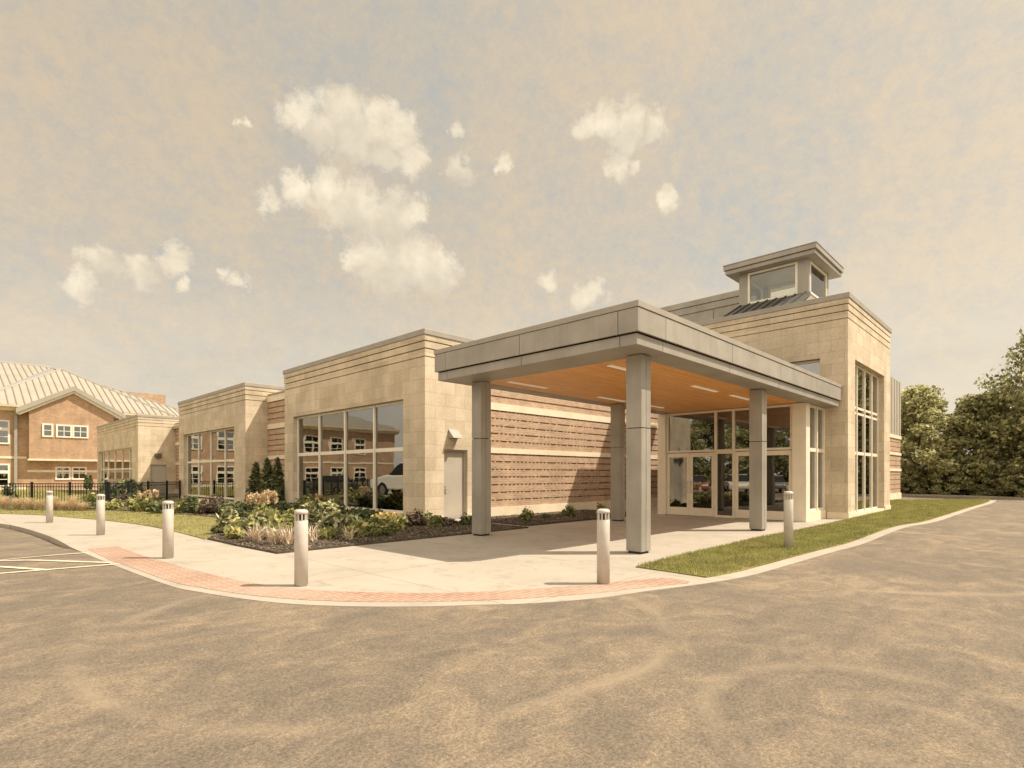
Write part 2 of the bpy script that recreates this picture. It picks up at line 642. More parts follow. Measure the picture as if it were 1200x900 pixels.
# ------------------------------------------------------------------ helpers for curves and sheets
def catmull(pts, n=6):
    out = []
    P = [pts[0]] + list(pts) + [pts[-1]]
    for i in range(1, len(P) - 2):
        p0, p1, p2, p3 = [np.array(P[i + k]) for k in (-1, 0, 1, 2)]
        for t in np.linspace(0, 1, n, endpoint=False):
            out.append(tuple(0.5 * ((2 * p1) + (-p0 + p2) * t + (2 * p0 - 5 * p1 + 4 * p2 - p3) * t * t + (-p0 + 3 * p1 - 3 * p2 + p3) * t ** 3)))
    out.append(tuple(pts[-1]))
    return out


def ccw(poly):
    a = sum(poly[i][0] * poly[(i + 1) % len(poly)][1] - poly[(i + 1) % len(poly)][0] * poly[i][1] for i in range(len(poly)))
    return poly if a > 0 else poly[::-1]


def slab(name, poly, ztop, thick, mat):
    return tag(MB().prism(ccw(poly), ztop - thick, ztop).build(name, mat), kind='structure')


def inside(poly, P):
    x, y = P[:, 0], P[:, 1]
    res = np.zeros(len(P), bool)
    n = len(poly)
    j = n - 1
    for i in range(n):
        xi, yi = poly[i]
        xj, yj = poly[j]
        c = ((yi > y) != (yj > y)) & (x < (xj - xi) * (y - yi) / (yj - yi + 1e-12) + xi)
        res ^= c
        j = i
    return res


def np_mesh(name, verts, faces_n, mat, nper=4):
    """verts (N*nper, 3), each nper consecutive verts form one face"""
    me = bpy.data.meshes.new(name)
    nv = len(verts)
    nf = nv // nper
    me.vertices.add(nv)
    me.vertices.foreach_set('co', np.asarray(verts, np.float32).ravel())
    me.loops.add(nv)
    me.loops.foreach_set('vertex_index', np.arange(nv, dtype=np.int32))
    me.polygons.add(nf)
    me.polygons.foreach_set('loop_start', np.arange(0, nv, nper, dtype=np.int32))
    me.polygons.foreach_set('loop_total', np.full(nf, nper, np.int32))
    me.update(calc_edges=True)
    me.validate()
    me.materials.append(M[mat] if isinstance(mat, str) else mat)
    o = bpy.data.objects.new(name, me)
    COL.objects.link(o)
    return o


def leaves(clusters, size, elong=1.7, shell=0.45, out=0.6, up=0.25, jitter=0.4):
    """diamond leaves spread through ellipsoid clusters: (cx, cy, cz, rx, ry, rz, n)"""
    allv = []
    for cx, cy, cz, rx, ry, rz, n in clusters:
        d = RNG.normal(size=(n, 3))
        d /= np.linalg.norm(d, axis=1, keepdims=True)
        r = RNG.random(n)[:, None] ** shell
        p = np.array([cx, cy, cz]) + d * r * np.array([rx, ry, rz])
        nrm = d * out + RNG.normal(size=(n, 3)) * 0.6 + np.array([0, 0, up])
        nrm /= np.linalg.norm(nrm, axis=1, keepdims=True)
        t = np.cross(nrm, RNG.normal(size=(n, 3)))
        t /= np.linalg.norm(t, axis=1, keepdims=True) + 1e-9
        b = np.cross(nrm, t)
        s = size * (1 + jitter * (RNG.random(n)[:, None] * 2 - 1))
        L, W = t * s * 0.5 * elong, b * s * 0.5
        q = np.stack([p - L, p + W * 0.9 - L * 0.1, p + L, p - W * 0.9 - L * 0.1], axis=1)
        allv.append(q.reshape(-1, 3))
    return np.concatenate(allv)


def blades(n, height, spread, width, lean=0.5, droop=0.3, base=0.05, hvar=0.3):
    """arching tapered blades from a tuft at the origin; quads in 3 segments"""
    az = RNG.random(n) * 2 * math.pi
    h = height * (1 + hvar * (RNG.random(n) * 2 - 1))
    ln = spread * (0.15 + RNG.random(n) * 0.85)
    dx, dy = np.cos(az), np.sin(az)
    b0 = base * np.sqrt(RNG.random(n))
    baz = RNG.random(n) * 2 * math.pi
    px_, py_ = b0 * np.cos(baz), b0 * np.sin(baz)
    ts = [0, 0.35, 0.7, 1.0]
    wv = [1.0, 0.9, 0.6, 0.08]
    pts = []
    for t in ts:
        k = t ** (1 + lean)
        z = h * (t - droop * t ** 3)
        pts.append(np.stack([px_ + dx * ln * k, py_ + dy * ln * k, z], 1))
    side = np.stack([-dy, dx, np.zeros(n)], 1)
    V = []
    for i in range(3):
        a0, a1 = side * width * wv[i] * 0.5, side * width * wv[i + 1] * 0.5
        V.append(np.stack([pts[i] - a0, pts[i] + a0, pts[i + 1] + a1, pts[i + 1] - a1], 1))
    V = np.stack(V, 1).reshape(-1, 3)
    return V


# ------------------------------------------------------------------ world, sun, camera
SUN_EL = R(54.0)
to_sun = Vector((CY * math.cos(SUN_EL), SY * math.cos(SUN_EL), math.sin(SUN_EL)))

w = bpy.data.worlds.new('World')
scene.world = w
w.use_nodes = True
wt = w.node_tree
wt.nodes.clear()
k = NT(wt)
wo = k.n('OutputWorld')
bg = k.n('Background')
bg.inputs[1].default_value = 0.1
sky = k.n('TexSky')
sky.sky_type = 'NISHITA'
sky.sun_disc = False
sky.sun_elevation = SUN_EL
sky.sun_rotation = R(135.8)
sky.air_density = 1.0
sky.dust_density = 2.5
hs = k.n('HueSaturation')
hs.inputs['Saturation'].default_value = 0.16
k.link(sky.outputs[0], hs.inputs['Color'])
SKY_K = 0.98
base = k.mix(1.0, hs.outputs[0], (1.0 * SKY_K, 0.90 * SKY_K, 0.73 * SKY_K), 'MULTIPLY')
base = k.mix(0.6, base, (5.85, 5.0, 3.85))
tc = k.n('TexCoord')
nv = k.n('VectorMath', operation='NORMALIZE')
k.link(tc.outputs['Generated'], nv.inputs[0])
# thin uneven high cloud
m1 = k.noise(nv.outputs[0], 5.0, 6, 0.62, 0.5)
m2 = k.noise(k.scale(nv.outputs[0], (1, 1, 1.2)), 42.0, 6, 0.85, 0.1)
mm = k.math('ADD', k.math('MULTIPLY', m1, 0.45), k.math('MULTIPLY', m2, 0.55))
base = k.mix(1.0, base, k.ramp(mm, [(0.38, (0.84, 0.94, 1.08)), (0.5, (0.99, 1.0, 1.02)), (0.62, (1.14, 1.07, 0.98))]), 'MULTIPLY')
# pale milky air low over the horizon, thicker on the sun's side
se = k.n('SeparateXYZ')
k.link(nv.outputs[0], se.inputs[0])
sd_ = k.n('VectorMath', operation='DOT_PRODUCT')
k.link(nv.outputs[0], sd_.inputs[0])
sd_.inputs[1].default_value = (to_sun.x, to_sun.y, 0.0)
milk = k.math('ADD', k.ramp(se.outputs[2], [(0.0, 0.62), (0.12, 0.42), (0.32, 0.0)]), k.math('MULTIPLY', k.ramp(sd_.outputs['Value'], [(0.0, 0.0), (0.5, 1.0)]), k.ramp(se.outputs[2], [(0.08, 0.40), (0.40, 0.0)])))
mpat = k.noise(k.scale(nv.outputs[0], (1, 1, 2.4)), 9.0, 7, 0.65, 0.4)
milk = k.math('MULTIPLY', milk, k.ramp(mpat, [(0.36, 0.55), (0.6, 1.25)]), clamp=True)
base = k.mix(milk, base, (6.6, 5.85, 4.65))
# cumulus: soft blobs in given directions, ragged by noise
wn = k.n('TexNoise')
wn.inputs['Scale'].default_value = 20
wn.inputs['Detail'].default_value = 8
wn.inputs['Roughness'].default_value = 0.64
k.link(nv.outputs[0], wn.inputs['Vector'])
wsub = k.n('VectorMath', operation='SUBTRACT')
k.link(wn.outputs['Color'], wsub.inputs[0])
wsub.inputs[1].default_value = (0.5, 0.5, 0.5)
wsc = k.n('VectorMath', operation='SCALE')
wsc.inputs['Scale'].default_value = 0.075
k.link(wsub.outputs[0], wsc.inputs[0])
wadd = k.n('VectorMath', operation='ADD')
k.link(nv.outputs[0], wadd.inputs[0])
k.link(wsc.outputs[0], wadd.inputs[1])
CLOUDS = [(350, 130, 32), (398, 133, 36), (440, 143, 36), (470, 152, 30), (410, 160, 40), (375, 150, 36), (475, 187, 26), (450, 180, 24),
          (528, 158, 15), (537, 198, 21), (594, 193, 13), (283, 146, 10),
          (318, 232, 22), (348, 220, 26), (385, 226, 36), (425, 245, 40), (462, 256, 38), (487, 244, 20), (400, 250, 30),
          (440, 305, 40), (475, 300, 46), (508, 318, 34), (460, 322, 36), (420, 305, 24),
          (118, 308, 22), (98, 336, 20), (160, 318, 24), (200, 308, 22), (210, 338, 12), (262, 316, 12), (278, 326, 14),
          (688, 150, 24), (712, 144, 25), (742, 140, 27), (768, 150, 23), (735, 160, 26), (725, 192, 20), (745, 196, 14), (784, 231, 18),
          (640, 332, 16), (690, 348, 24)]
field = None
for (u, v, rad) in CLOUDS:
    d = Vector(((u - 600) / F, 1.0, (HOR - v) / F))
    ln = d.length
    wx, wy = cw(d.x, d.y)
    dn = Vector((wx, wy, d.z)).normalized()
    ang = 1.0 * rad / F / ln
    dd = k.n('VectorMath', operation='DISTANCE')
    k.link(wadd.outputs[0], dd.inputs[0])
    dd.inputs[1].default_value = dn
    val = k.math('SUBTRACT', 1.0, k.math('DIVIDE', dd.outputs['Value'], ang))
    field = val if field is None else k.math('MAXIMUM', field, val)
wisp = k.noise(nv.outputs[0], 34, 8, 0.72, 0.3)
field = k.math('ADD', field, k.math('MULTIPLY', k.math('SUBTRACT', wisp, 0.54), 1.3))
mask = k.ramp(field, [(0.02, 0.0), (0.2, 0.34), (0.42, 0.78), (0.75, 1.0)])
puff = k.noise(nv.outputs[0], 24, 6, 0.6)
ccol = k.ramp(puff, [(0.34, (0.64, 0.55, 0.41)), (0.5, (0.73, 0.635, 0.475)), (0.64, (0.81, 0.71, 0.54))])
ccol = k.mix(1.0, ccol, (10.0, 10.0, 10.0), 'MULTIPLY')
bfield = None
for (u, v, rad) in [(405, 172, 42), (450, 182, 34), (370, 160, 26), (415, 262, 34), (455, 270, 34), (465, 334, 44), (440, 328, 34), (500, 332, 28), (725, 170, 30), (755, 164, 24), (130, 328, 34), (180, 334, 26), (735, 204, 18), (537, 208, 16)]:
    d = Vector(((u - 600) / F, 1.0, (HOR - v) / F))
    ln = d.length
    wx, wy = cw(d.x, d.y)
    dd = k.n('VectorMath', operation='DISTANCE')
    k.link(wadd.outputs[0], dd.inputs[0])
    dd.inputs[1].default_value = Vector((wx, wy, d.z)).normalized()
    val = k.math('SUBTRACT', 1.0, k.math('DIVIDE', dd.outputs['Value'], rad / F / ln))
    bfield = val if bfield is None else k.math('MAXIMUM', bfield, val)
ccol = k.mix(k.ramp(bfield, [(0.0, 0.0), (0.6, 0.6)]), ccol, (5.1, 4.5, 3.55))
base = k.mix(k.math('MULTIPLY', mask, 0.9), base, ccol)
# added fill: unseen sky behind the camera brightened to lift the shaded faces
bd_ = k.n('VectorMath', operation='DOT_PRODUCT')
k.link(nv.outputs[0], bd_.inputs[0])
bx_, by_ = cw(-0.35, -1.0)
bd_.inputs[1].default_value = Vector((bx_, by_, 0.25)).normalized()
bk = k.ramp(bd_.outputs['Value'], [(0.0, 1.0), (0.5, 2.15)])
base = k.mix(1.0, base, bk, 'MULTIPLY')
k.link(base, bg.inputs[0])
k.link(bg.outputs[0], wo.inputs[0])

sun = bpy.data.lights.new('sun', 'SUN')
sun.energy = 4.5
sun.angle = R(0.6)
sun.color = (1.0, 0.90, 0.74)
so = bpy.data.objects.new('sun', sun)
so.rotation_euler = to_sun.to_track_quat('Z', 'Y').to_euler()
so.location = (0, 0, 60)
COL.objects.link(so)

cam = bpy.data.cameras.new('camera')
cam.sensor_width = 36
cam.lens = 36 * F / 1200
cam.shift_y = (HOR - 450) / 1200
cam.clip_end = 3000
cam.clip_start = 0.1
co = bpy.data.objects.new('camera', cam)
co.location = (0, 0, CAMH)
co.rotation_euler = (R(90), 0, YAW)
COL.objects.link(co)
scene.camera = co
vs = scene.view_settings
vs.view_transform = 'Standard'
vs.look = 'None'
vs.gamma = 1
vs.exposure = 0.40
scene.cycles.max_bounces = 10
scene.cycles.diffuse_bounces = 6
scene.cycles.transparent_max_bounces = 12
scene.cycles.use_denoising = True

# ------------------------------------------------------------------ ground, road, walk, lawns
tag(MB().prism([(-900, -900), (900, -900), (900, 900), (-900, 900)], -0.6, -0.3).build('ground', 'earth'), kind='structure')


def road_z(X):
    t = min(1, max(0, (-8.2 - X) / 2.4))
    return -0.006 - 0.11 * t * t * (3 - 2 * t)


mb = MB()
Xs = [-120, -60, -30, -20, -14] + [-12 + 0.4 * i for i in range(12)] + [-7, -4, 0, 5, 10, 20, 40, 70]
Ys = [-60, -25, -10, 0, 4, 7, 9, 11, 13, 16, 20, 26, 34, 44, 56]
idx = {}
for i, X in enumerate(Xs):
    for j, Y in enumerate(Ys):
        x, y = cw(X, Y)
        idx[i, j] = len(mb.v)
        mb.v.append((x, y, road_z(X)))
for i in range(len(Xs) - 1):
    for j in range(len(Ys) - 1):
        mb.f.append((idx[i, j], idx[i + 1, j], idx[i + 1, j + 1], idx[i, j + 1]))
tag(mb.build('road', 'asphalt', smooth=True), kind='structure')

curb_px = [(-700, 588), (-400, 594), (-180, 601), (-60, 607.5), (0, 613.5), (25, 618), (50, 625.5), (67.5, 632.5), (82, 640.5), (102, 649.5), (128, 660), (155, 670.5), (200, 686.5),
           (230, 693), (285, 701.6), (340, 707.4), (395, 710), (450, 710.8), (505, 710.4), (560, 708.7), (620, 707), (700, 700.8),
           (753, 693.2), (796, 687.6), (837, 681.9), (880, 674), (925, 661.5), (975, 647), (1000, 640.5), (1017, 635), (1061, 618), (1094, 612), (1119, 604), (1145, 595), (1163, 589.5), (1168, 586)]
curb = catmull([gp(*p) for p in curb_px], 5)
walk_poly = curb + [(34, 9.0), (34, 14), (34, 60), (10, 110), (-10, 110)]
slab('sidewalk', walk_poly, 0.0, 0.25, 'concrete')

# brick paver band inside the flush kerb
outer_px = [(103, 643.5), (127, 655.5), (155, 665.5), (200, 681.5), (230, 688), (285, 696.6), (340, 702), (395, 704.8), (450, 705.6), (505, 705.3), (560, 703.8), (620, 701.2), (700, 695), (753, 689), (806, 683.8)]
inner_px = [(808, 681.5), (782, 677.5), (753, 679.5), (700, 684.3), (620, 690.7), (540, 694.7), (480, 695.2), (418, 694), (360, 691), (310, 685.5), (275, 679.5), (225, 667.5), (172, 652.5), (138, 640.5)]
band = catmull([gp(*p) for p in outer_px], 4) + catmull([gp(*p) for p in inner_px], 4)
slab('paver_band', band, 0.005, 0.03, 'paver')

# parking lines draped on the road
def stripe(px0, px1, wid=0.1):
    x0, y0 = gp(*px0, z=-0.03)
    x1, y1 = gp(*px1, z=-0.03)
    d = Vector((x1 - x0, y1 - y0)).normalized()
    nx, ny = -d.y * wid / 2, d.x * wid / 2
    m_ = MB()
    N = 24
    for i in range(N):
        a, b = i / N, (i + 1) / N
        q = []
        for t, s in ((a, -1), (b, -1), (b, 1), (a, 1)):
            x, y = x0 + (x1 - x0) * t + nx * s, y0 + (y1 - y0) * t + ny * s
            q.append((x, y, road_z(cam_of(x, y)[0]) + 0.008))
        m_.quad(*q)
    return m_


pl = MB()
for a, b in (((-160, 665), (104, 649.5)), ((-120, 653), (131, 661.5)), ((-160, 687.5), (140, 663)), ((-120, 658), (58, 670.5))):
    s_ = stripe(a, b)
    o_ = len(pl.v)
    pl.v += [(x, y, z + 0.0012 * (o_ // 96)) for x, y, z in s_.v]
    pl.f += [tuple(i + o_ for i in f) for f in s_.f]
tag(pl.build('parking_lines', 'paint'), kind='structure')


def inset(poly_line, d):
    out = []
    for i, p in enumerate(poly_line):
        a = np.array(poly_line[max(i - 1, 0)])
        b = np.array(poly_line[min(i + 1, len(poly_line) - 1)])
        t = (b - a) / (np.linalg.norm(b - a) + 1e-9)
        out.append((p[0] - t[1] * d, p[1] + t[0] * d))
    return out


i0 = next(i for i, p in enumerate(curb) if abs(p[0] - gp(837, 681.9)[0]) < 1e-6)
strip = inset(curb[i0:], 0.26)
lawn2 = [gp(745, 665), gp(790, 671.5)] + strip[1:] + [(33.6, 10.0), (33.6, 12), (28, 12), (27.9, 4.93), (21.0, 4.93)] + [gp(994, 609.3), gp(950, 619), gp(917.5, 625.5), gp(880, 632.5), gp(850, 640), gp(800, 651)]
slab('lawn', lawn2, 0.02, 0.1, 'lawn')
lawn1 = catmull([gp(*p) for p in [(-700, 584), (-300, 593), (-100, 599.5), (0, 602.2), (50, 604), (80, 606.5), (100, 608), (123, 610), (140, 612), (170, 616), (200, 622), (220, 627), (240, 632.3)]], 4) \
    + catmull([gp(*p) for p in [(256, 627), (266, 618), (256, 608), (230, 605), (204, 603.5), (190, 603)]], 4) \
    + [(10.3, 26), (10.3, 38.6), (10.3, 66), (0, 100), (-40, 100)]
slab('lawn', lawn1, 0.02, 0.1, 'lawn')
bed_line = [gp(243, 632.2), gp(280, 640.5), (4.47, 10.52), (7.5, 10.56), (11.55, 10.58), (11.55, 13.86), (10.40, 13.86), (10.40, 27), (8.0, 27.5), gp(190, 602.5), gp(204, 603.3), gp(230, 604.8), gp(255, 607.5), gp(265, 618), gp(256, 626.5)]
slab('planting_bed', bed_line, 0.035, 0.1, 'mulch')
bed2 = [(12.05, 13.93), (11.95, 10.95), (18.7, 10.95), (18.7, 13.93)]
slab('planting_bed', bed2, 0.05, 0.1, 'mulch')
# strip of ground under the fence planting
bed3 = [gp(-60, 597), gp(0, 597.5), gp(60, 598), gp(100, 599), gp(125, 599), gp(160, 600), gp(190, 602.3), (8.0, 27.6), (8.5, 33), cw(-19.6, 27.6), cw(-26, 27.4), cw(-30, 27.4)]
slab('planting_bed', bed3, 0.032, 0.1, 'mulch')

# low kerb and wood floor beyond the far end of the road
far = catmull([gp(1050, 580.5), gp(1108, 582), gp(1163, 583.8), gp(1200, 585.8), gp(1300, 590), gp(1500, 599)], 5)
fk = inset(far, 0.2)
slab('kerb', far + fk[::-1], 0.12, 0.4, 'concrete')
slab('woodland_floor', fk + [cw(60, 26), cw(90, 40), cw(90, 90), (70, 70), (36, 60), (34.5, 12.5)], 0.05, 0.3, 'mulch')


M['chip'] = leaf_mat('mulch_chip', [(0.0, (0.08, 0.064, 0.048)), (0.55, (0.16, 0.123, 0.09)), (0.9, (0.25, 0.19, 0.135)), (1.0, (0.36, 0.29, 0.2))], 0.0, 0.9)


def chips(poly, n, z):
    P = np.array(poly)
    lo, hi = P.min(0), P.max(0)
    q = lo + RNG.random((n * 4, 2)) * (hi - lo)
    q = q[inside(poly, q)][:n]
    m_ = len(q)
    az = RNG.random(m_) * 6.28
    tl = RNG.normal(size=m_) * 0.35
    L = 0.014 + 0.022 * RNG.random(m_)
    d1 = np.stack([np.cos(az), np.sin(az), tl], 1) * L[:, None]
    d2 = np.stack([-np.sin(az), np.cos(az), RNG.normal(size=m_) * 0.3], 1) * 0.009
    c = np.stack([q[:, 0], q[:, 1], np.full(m_, z + 0.012)], 1)
    V = np.stack([c - d1 - d2, c + d1 - d2, c + d1 + d2, c - d1 + d2], 1).reshape(-1, 3)
    return tag(np_mesh('mulch_chips', V, None, 'chip'), 'loose dark bark chips lying on the planting bed', 'mulch', kind='stuff')


chips(bed_line, 22000, 0.035)
chips(bed2, 5000, 0.05)


def lawn_blades(poly, n, name, label, h=0.045):
    P = np.array(poly)
    lo, hi = P.min(0), P.max(0)
    out = []
    tries = 0
    while sum(map(len, out)) < n and tries < 60:
        tries += 1
        q = lo + RNG.random((60000, 2)) * (hi - lo)
        q = q[inside(poly, q)]
        Y = -SY * q[:, 0] + CY * q[:, 1]
        X = CY * q[:, 0] + SY * q[:, 1]
        keep = (Y > 4) & (Y < 48) & (np.abs(X / np.maximum(Y, 1)) < 1.05) & (RNG.random(len(q)) < np.minimum(1, (11 / np.maximum(Y, 4)) ** 1.6))
        out.append(q[keep])
    q = np.concatenate(out)[:n]
    n = len(q)
    Y = -SY * q[:, 0] + CY * q[:, 1]
    az = RNG.random(n) * 2 * math.pi
    wd = 0.0045 * np.maximum(1, Y / 10)
    hh = h * (0.5 + RNG.random(n)) * np.minimum(1.4, np.maximum(1, Y / 18))
    t = np.stack([np.cos(az), np.sin(az), np.zeros(n)], 1)
    base_ = np.stack([q[:, 0], q[:, 1], np.full(n, 0.018)], 1)
    ln = RNG.normal(size=(n, 2)) * 0.35
    tip = base_ + np.stack([ln[:, 0] * hh, ln[:, 1] * hh, hh], 1)
    V = np.stack([base_ - t * wd[:, None], base_ + t * wd[:, None], tip], 1).reshape(-1, 3)
    o = np_mesh(name, V, n, 'blade', 3)
    return tag(o, label, 'grass', kind='stuff')


lawn_blades(lawn2, 120000, 'grass', 'short green lawn grass between the entrance walk and the road')
lawn_blades(lawn1, 26000, 'grass', 'short green lawn grass between the curved walk and the fence planting')
# ------------------------------------------------------------------ community building
XF = 10.43
B = thing('community_building', 'long low limestone and brick building with stepped parapets, gridded windows and rooftop lantern', 'building', (XF, 13.87, 0))


def window(axis, fixed, s0, s1, z0, z1, mull, trans, fw=0.07, depth=0.12, parent=None, glass='glass', mat='frame', name='window', mproud=0.02):
    """frame mesh with one pane mesh under it"""
    parent = parent or B
    fr = MB()
    sv = [s0 + fw / 2] + list(mull) + [s1 - fw / 2]
    for i, s in enumerate(sv):
        fr.abox(axis, fixed, s - fw / 2, s + fw / 2, -mproud if 0 < i < len(sv) - 1 else 0, depth, z0, z1)
    zz = [(z0, z0 + fw)] + [(z - h / 2, z + h / 2) for z, h in trans] + [(z1 - fw, z1)]
    for i in range(len(sv) - 1):
        for za, zb in zz:
            fr.abox(axis, fixed, sv[i] + fw / 2, sv[i + 1] - fw / 2, 0.012, depth - 0.01, za, zb)
    f = fr.build(name, mat, parent, bevel=0.006)
    g = MB()
    for i in range(len(sv) - 1):
        zc = [z0 + fw] + [q for z, h in trans for q in (z - h / 2, z + h / 2)] + [z1 - fw]
        for j in range(0, len(zc), 2):
            g.abox(axis, fixed, sv[i] + fw / 2, sv[i + 1] - fw / 2, depth * 0.5, depth * 0.5 + 0.012, zc[j], zc[j + 1])
    g.build('pane', glass, f)
    return f


def plinth(mb, axis, fixed, s0, s1, h=0.2, p=0.03, th=0.2):
    mb.abox(axis, fixed, s0, s1, -p, th, -0.1, h)


def stepped_top(wall_parent, x0, x1, y0, y1, z0=5.12, top=5.97, cop=0.17):
    """two stone courses with shadow gaps, then a metal coping"""
    mb = MB()
    h = (top - cop - z0)
    mb.box(x0 + 0.05, x1 - 0.05, y0 + 0.05, y1 - 0.05, z0, top - cop)          # recessed core
    zs = [z0, z0 + h * 0.36, z0 + h * 0.70, top - cop]
    for i in range(3):
        pr = 0.008 + 0.012 * i
        za = zs[i] + 0.028
        mb.box(x0 - pr, x1 + pr, y0 - pr, y1 + pr, za, zs[i + 1])
    mb.build('parapet_course', 'stone', wall_parent, bevel=0.008)
    c = MB()
    c.box(x0 - 0.06, x1 + 0.06, y0 - 0.06, y1 + 0.06, top - cop, top)
    c.build('coping', 'coping', wall_parent, bevel=0.01)


def pavilion(y0, y1, xb, win, door=None):
    mb = MB()
    T = 0.3
    wy0, wy1, wz0, wz1 = win
    mb.gridwall('x', XF, T, y0, y1, -0.2, 5.12, [(wy0, wy1, wz0, wz1)])
    mb.gridwall('y', y0, T, XF + T, xb, -0.2, 5.12, [door] if door else [])
    mb.gridwall('y', y1 - T, T, XF + T, xb, -0.2, 5.12)
    o = mb.build('pavilion_wall', 'stone', B)
    pb = MB()
    pb.abox('x', XF, y0 - 0.03, wy0, -0.03, 0.1, -0.1, 0.2)
    pb.abox('x', XF, wy1, y1 + 0.03, -0.03, 0.1, -0.1, 0.2)
    pb.abox('x', XF, wy0, wy1, 0.0, 0.28, wz0 - 0.06, wz0 - 0.003)
    if door:
        pb.abox('y', y0, XF + 0.1, door[0] - 0.06, -0.03, 0.1, -0.1, 0.2)
        if door[1] + 0.06 < xb:
            pb.abox('y', y0, door[1] + 0.06, xb, -0.03, 0.1, -0.1, 0.2)
    else:
        pb.abox('y', y0, XF + 0.1, xb, -0.03, 0.1, -0.1, 0.2)
    pb.build('plinth', 'band', o)
    stepped_top(o, XF, xb, y0, y1)
    return o


def flush_door(x0, x1, y, ztop, label=None):
    """grey steel door set back in a wall that faces -y"""
    fr = MB()
    fr.abox('y', y, x0, x0 + 0.06, 0.06, 0.22, 0, ztop)
    fr.abox('y', y, x1 - 0.06, x1, 0.06, 0.22, 0, ztop)
    fr.abox('y', y, x0 + 0.06, x1 - 0.06, 0.06, 0.22, ztop - 0.06, ztop)
    f = fr.build('door_frame', 'door', B)
    lf = MB()
    lf.abox('y', y, x0 + 0.064, x1 - 0.064, 0.13, 0.18, 0.03, ztop - 0.065)
    l = lf.build('door_leaf', 'door', f)
    h = MB()
    h.tube([(x0 + 0.14, y + 0.13, 1.02), (x0 + 0.14, y + 0.06, 1.02), (x0 + 0.26, y + 0.06, 1.02)], [0.014] * 3, 8)
    h.box(x0 + 0.11, x0 + 0.17, y + 0.118, y + 0.129, 0.94, 1.14)
    h.build('handle', 'steel', f)
    if label:
        f['label'] = label
    return f


# three pavilions
P1 = pavilion(13.87, 23.8, 12.62, (15.02, 22.98, 0.22, 3.92), (11.18, 12.16, 0.0, 2.30))
P2 = pavilion(28.2, 38.9, 14.0, (29.65, 37.95, 0.22, 3.92))
P3 = pavilion(49.0, 64.2, 15.0, (50.95, 65.6 - 1.9, 0.2, 3.58), (11.22, 12.32, 0.0, 2.25))
window('x', XF + 0.17, 15.02, 22.98, 0.22, 3.92, [17.0, 19.0, 21.0], [(2.33, 0.13)], 0.09, 0.09)
window('x', XF + 0.17, 29.65, 37.95, 0.22, 3.92, [31.45, 33.65, 35.75], [(2.23, 0.11)], 0.075, 0.08)
window('x', XF + 0.17, 50.95, 63.7, 0.2, 3.58, [52.4, 55.0, 57.7, 60.4, 62.4], [(1.95, 0.11)], 0.085, 0.08)
flush_door(11.18, 12.16, 13.87, 2.30)
flush_door(11.22, 12.32, 49.0, 2.25)
st = MB()
st.box(11.05, 12.3, 13.15, 13.835, -0.05, 0.07)
st.build('door_step', 'concrete', B)

# brick walls: courses in relief between stone bands
def brick_facade(axis, fixed, s0, s1, ztop, zbot=0.0, relief=True):
    mb = MB()
    rc = MB()
    st_ = MB()
    bands = [(zbot - 0.1, zbot + 0.36, 0.05), (2.24, 2.42, 0.03), (3.74, 3.98, 0.03), (ztop - 0.32, ztop, 0.04)]
    for za, zb, p in bands:
        st_.abox(axis, fixed, s0, s1, -p, 0.1, za, zb)
    fields = [(bands[i][1], bands[i + 1][0]) for i in range(3)]
    for za, zb in fields:
        n = max(1, round((zb - za) / 0.286))
        st = (zb - za) / n
        for i in range(n):
            b0 = za + i * st
            if relief:
                mb.abox(axis, fixed, s0, s1, 0.0, 0.2, b0, b0 + st - 0.05)
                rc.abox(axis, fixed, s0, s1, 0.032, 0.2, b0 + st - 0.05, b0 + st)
            else:
                mb.abox(axis, fixed, s0, s1, 0.0, 0.2, b0, b0 + st)
    o = mb.build('brick_wall', 'brick', B)
    if relief:
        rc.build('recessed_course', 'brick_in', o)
    st_.build('stone_band', 'band', o)
    return o


def teeth(axis, fixed, s0, s1, parent):
    """every third header left flush across the recessed courses"""
    mb = MB()
    for za, zb in ((0.36, 2.24), (2.42, 3.74)):
        n = max(1, round((zb - za) / 0.286))
        st = (zb - za) / n
        for i in range(n):
            zt = za + (i + 1) * st
            s = s0 + 0.2
            while s < s1 - 0.3:
                if RNG.random() < 0.72:
                    mb.abox(axis, fixed, s, s + 0.1, 0.006, 0.03, zt - 0.049, zt - 0.001)
                s += 0.21
    mb.build('header_brick', 'brick', parent)['kind'] = 'stuff'


bw = brick_facade('y', 13.95, 12.63, 27.8, 5.35)
teeth('y', 13.95, 12.63, 20.0, bw)
brick_facade('x', 11.5, 23.81, 28.19, 5.4)
brick_facade('x', 12.9, 38.91, 48.99, 5.4)
for bx in ((12.63, 27.79, 13.85, 14.25, 5.35, 5.42), (11.42, 11.8, 23.93, 28.07, 5.40, 5.47), (12.82, 13.2, 39.03, 48.87, 5.40, 5.47)):
    MB().box(*bx).build('wall_coping', 'coping', B, bevel=0.008)
rf = MB()
rf.box(12.7, 27.79, 14.26, 49.3, 5.0, 5.2)
rf.box(11.75, 12.7, 23.81, 28.19, 5.0, 5.2)
rf.build('flat_roof', 'coping', B)
# rooms behind the glass
rm = MB()
rm.box(16.6, 16.8, 14.3, 48.9, 0.0, 5.0)
rm.box(10.75, 16.6, 13.9 + 0.3, 63.8, 0.005, 0.02)
rm.box(14.8, 14.98, 49.4, 63.8, 0.02, 5.0)
rm.box(12.5, 16.6, 25.9, 26.1, 0.02, 5.0)
rm.box(11.0, 16.5, 14.3, 23.4, 4.2, 4.3)
rm.box(11.0, 13.9, 28.6, 38.5, 4.2, 4.3)
rm.box(11.0, 14.7, 49.4, 63.8, 4.2, 4.3)
rm.build('interior_wall', 'inside', B)
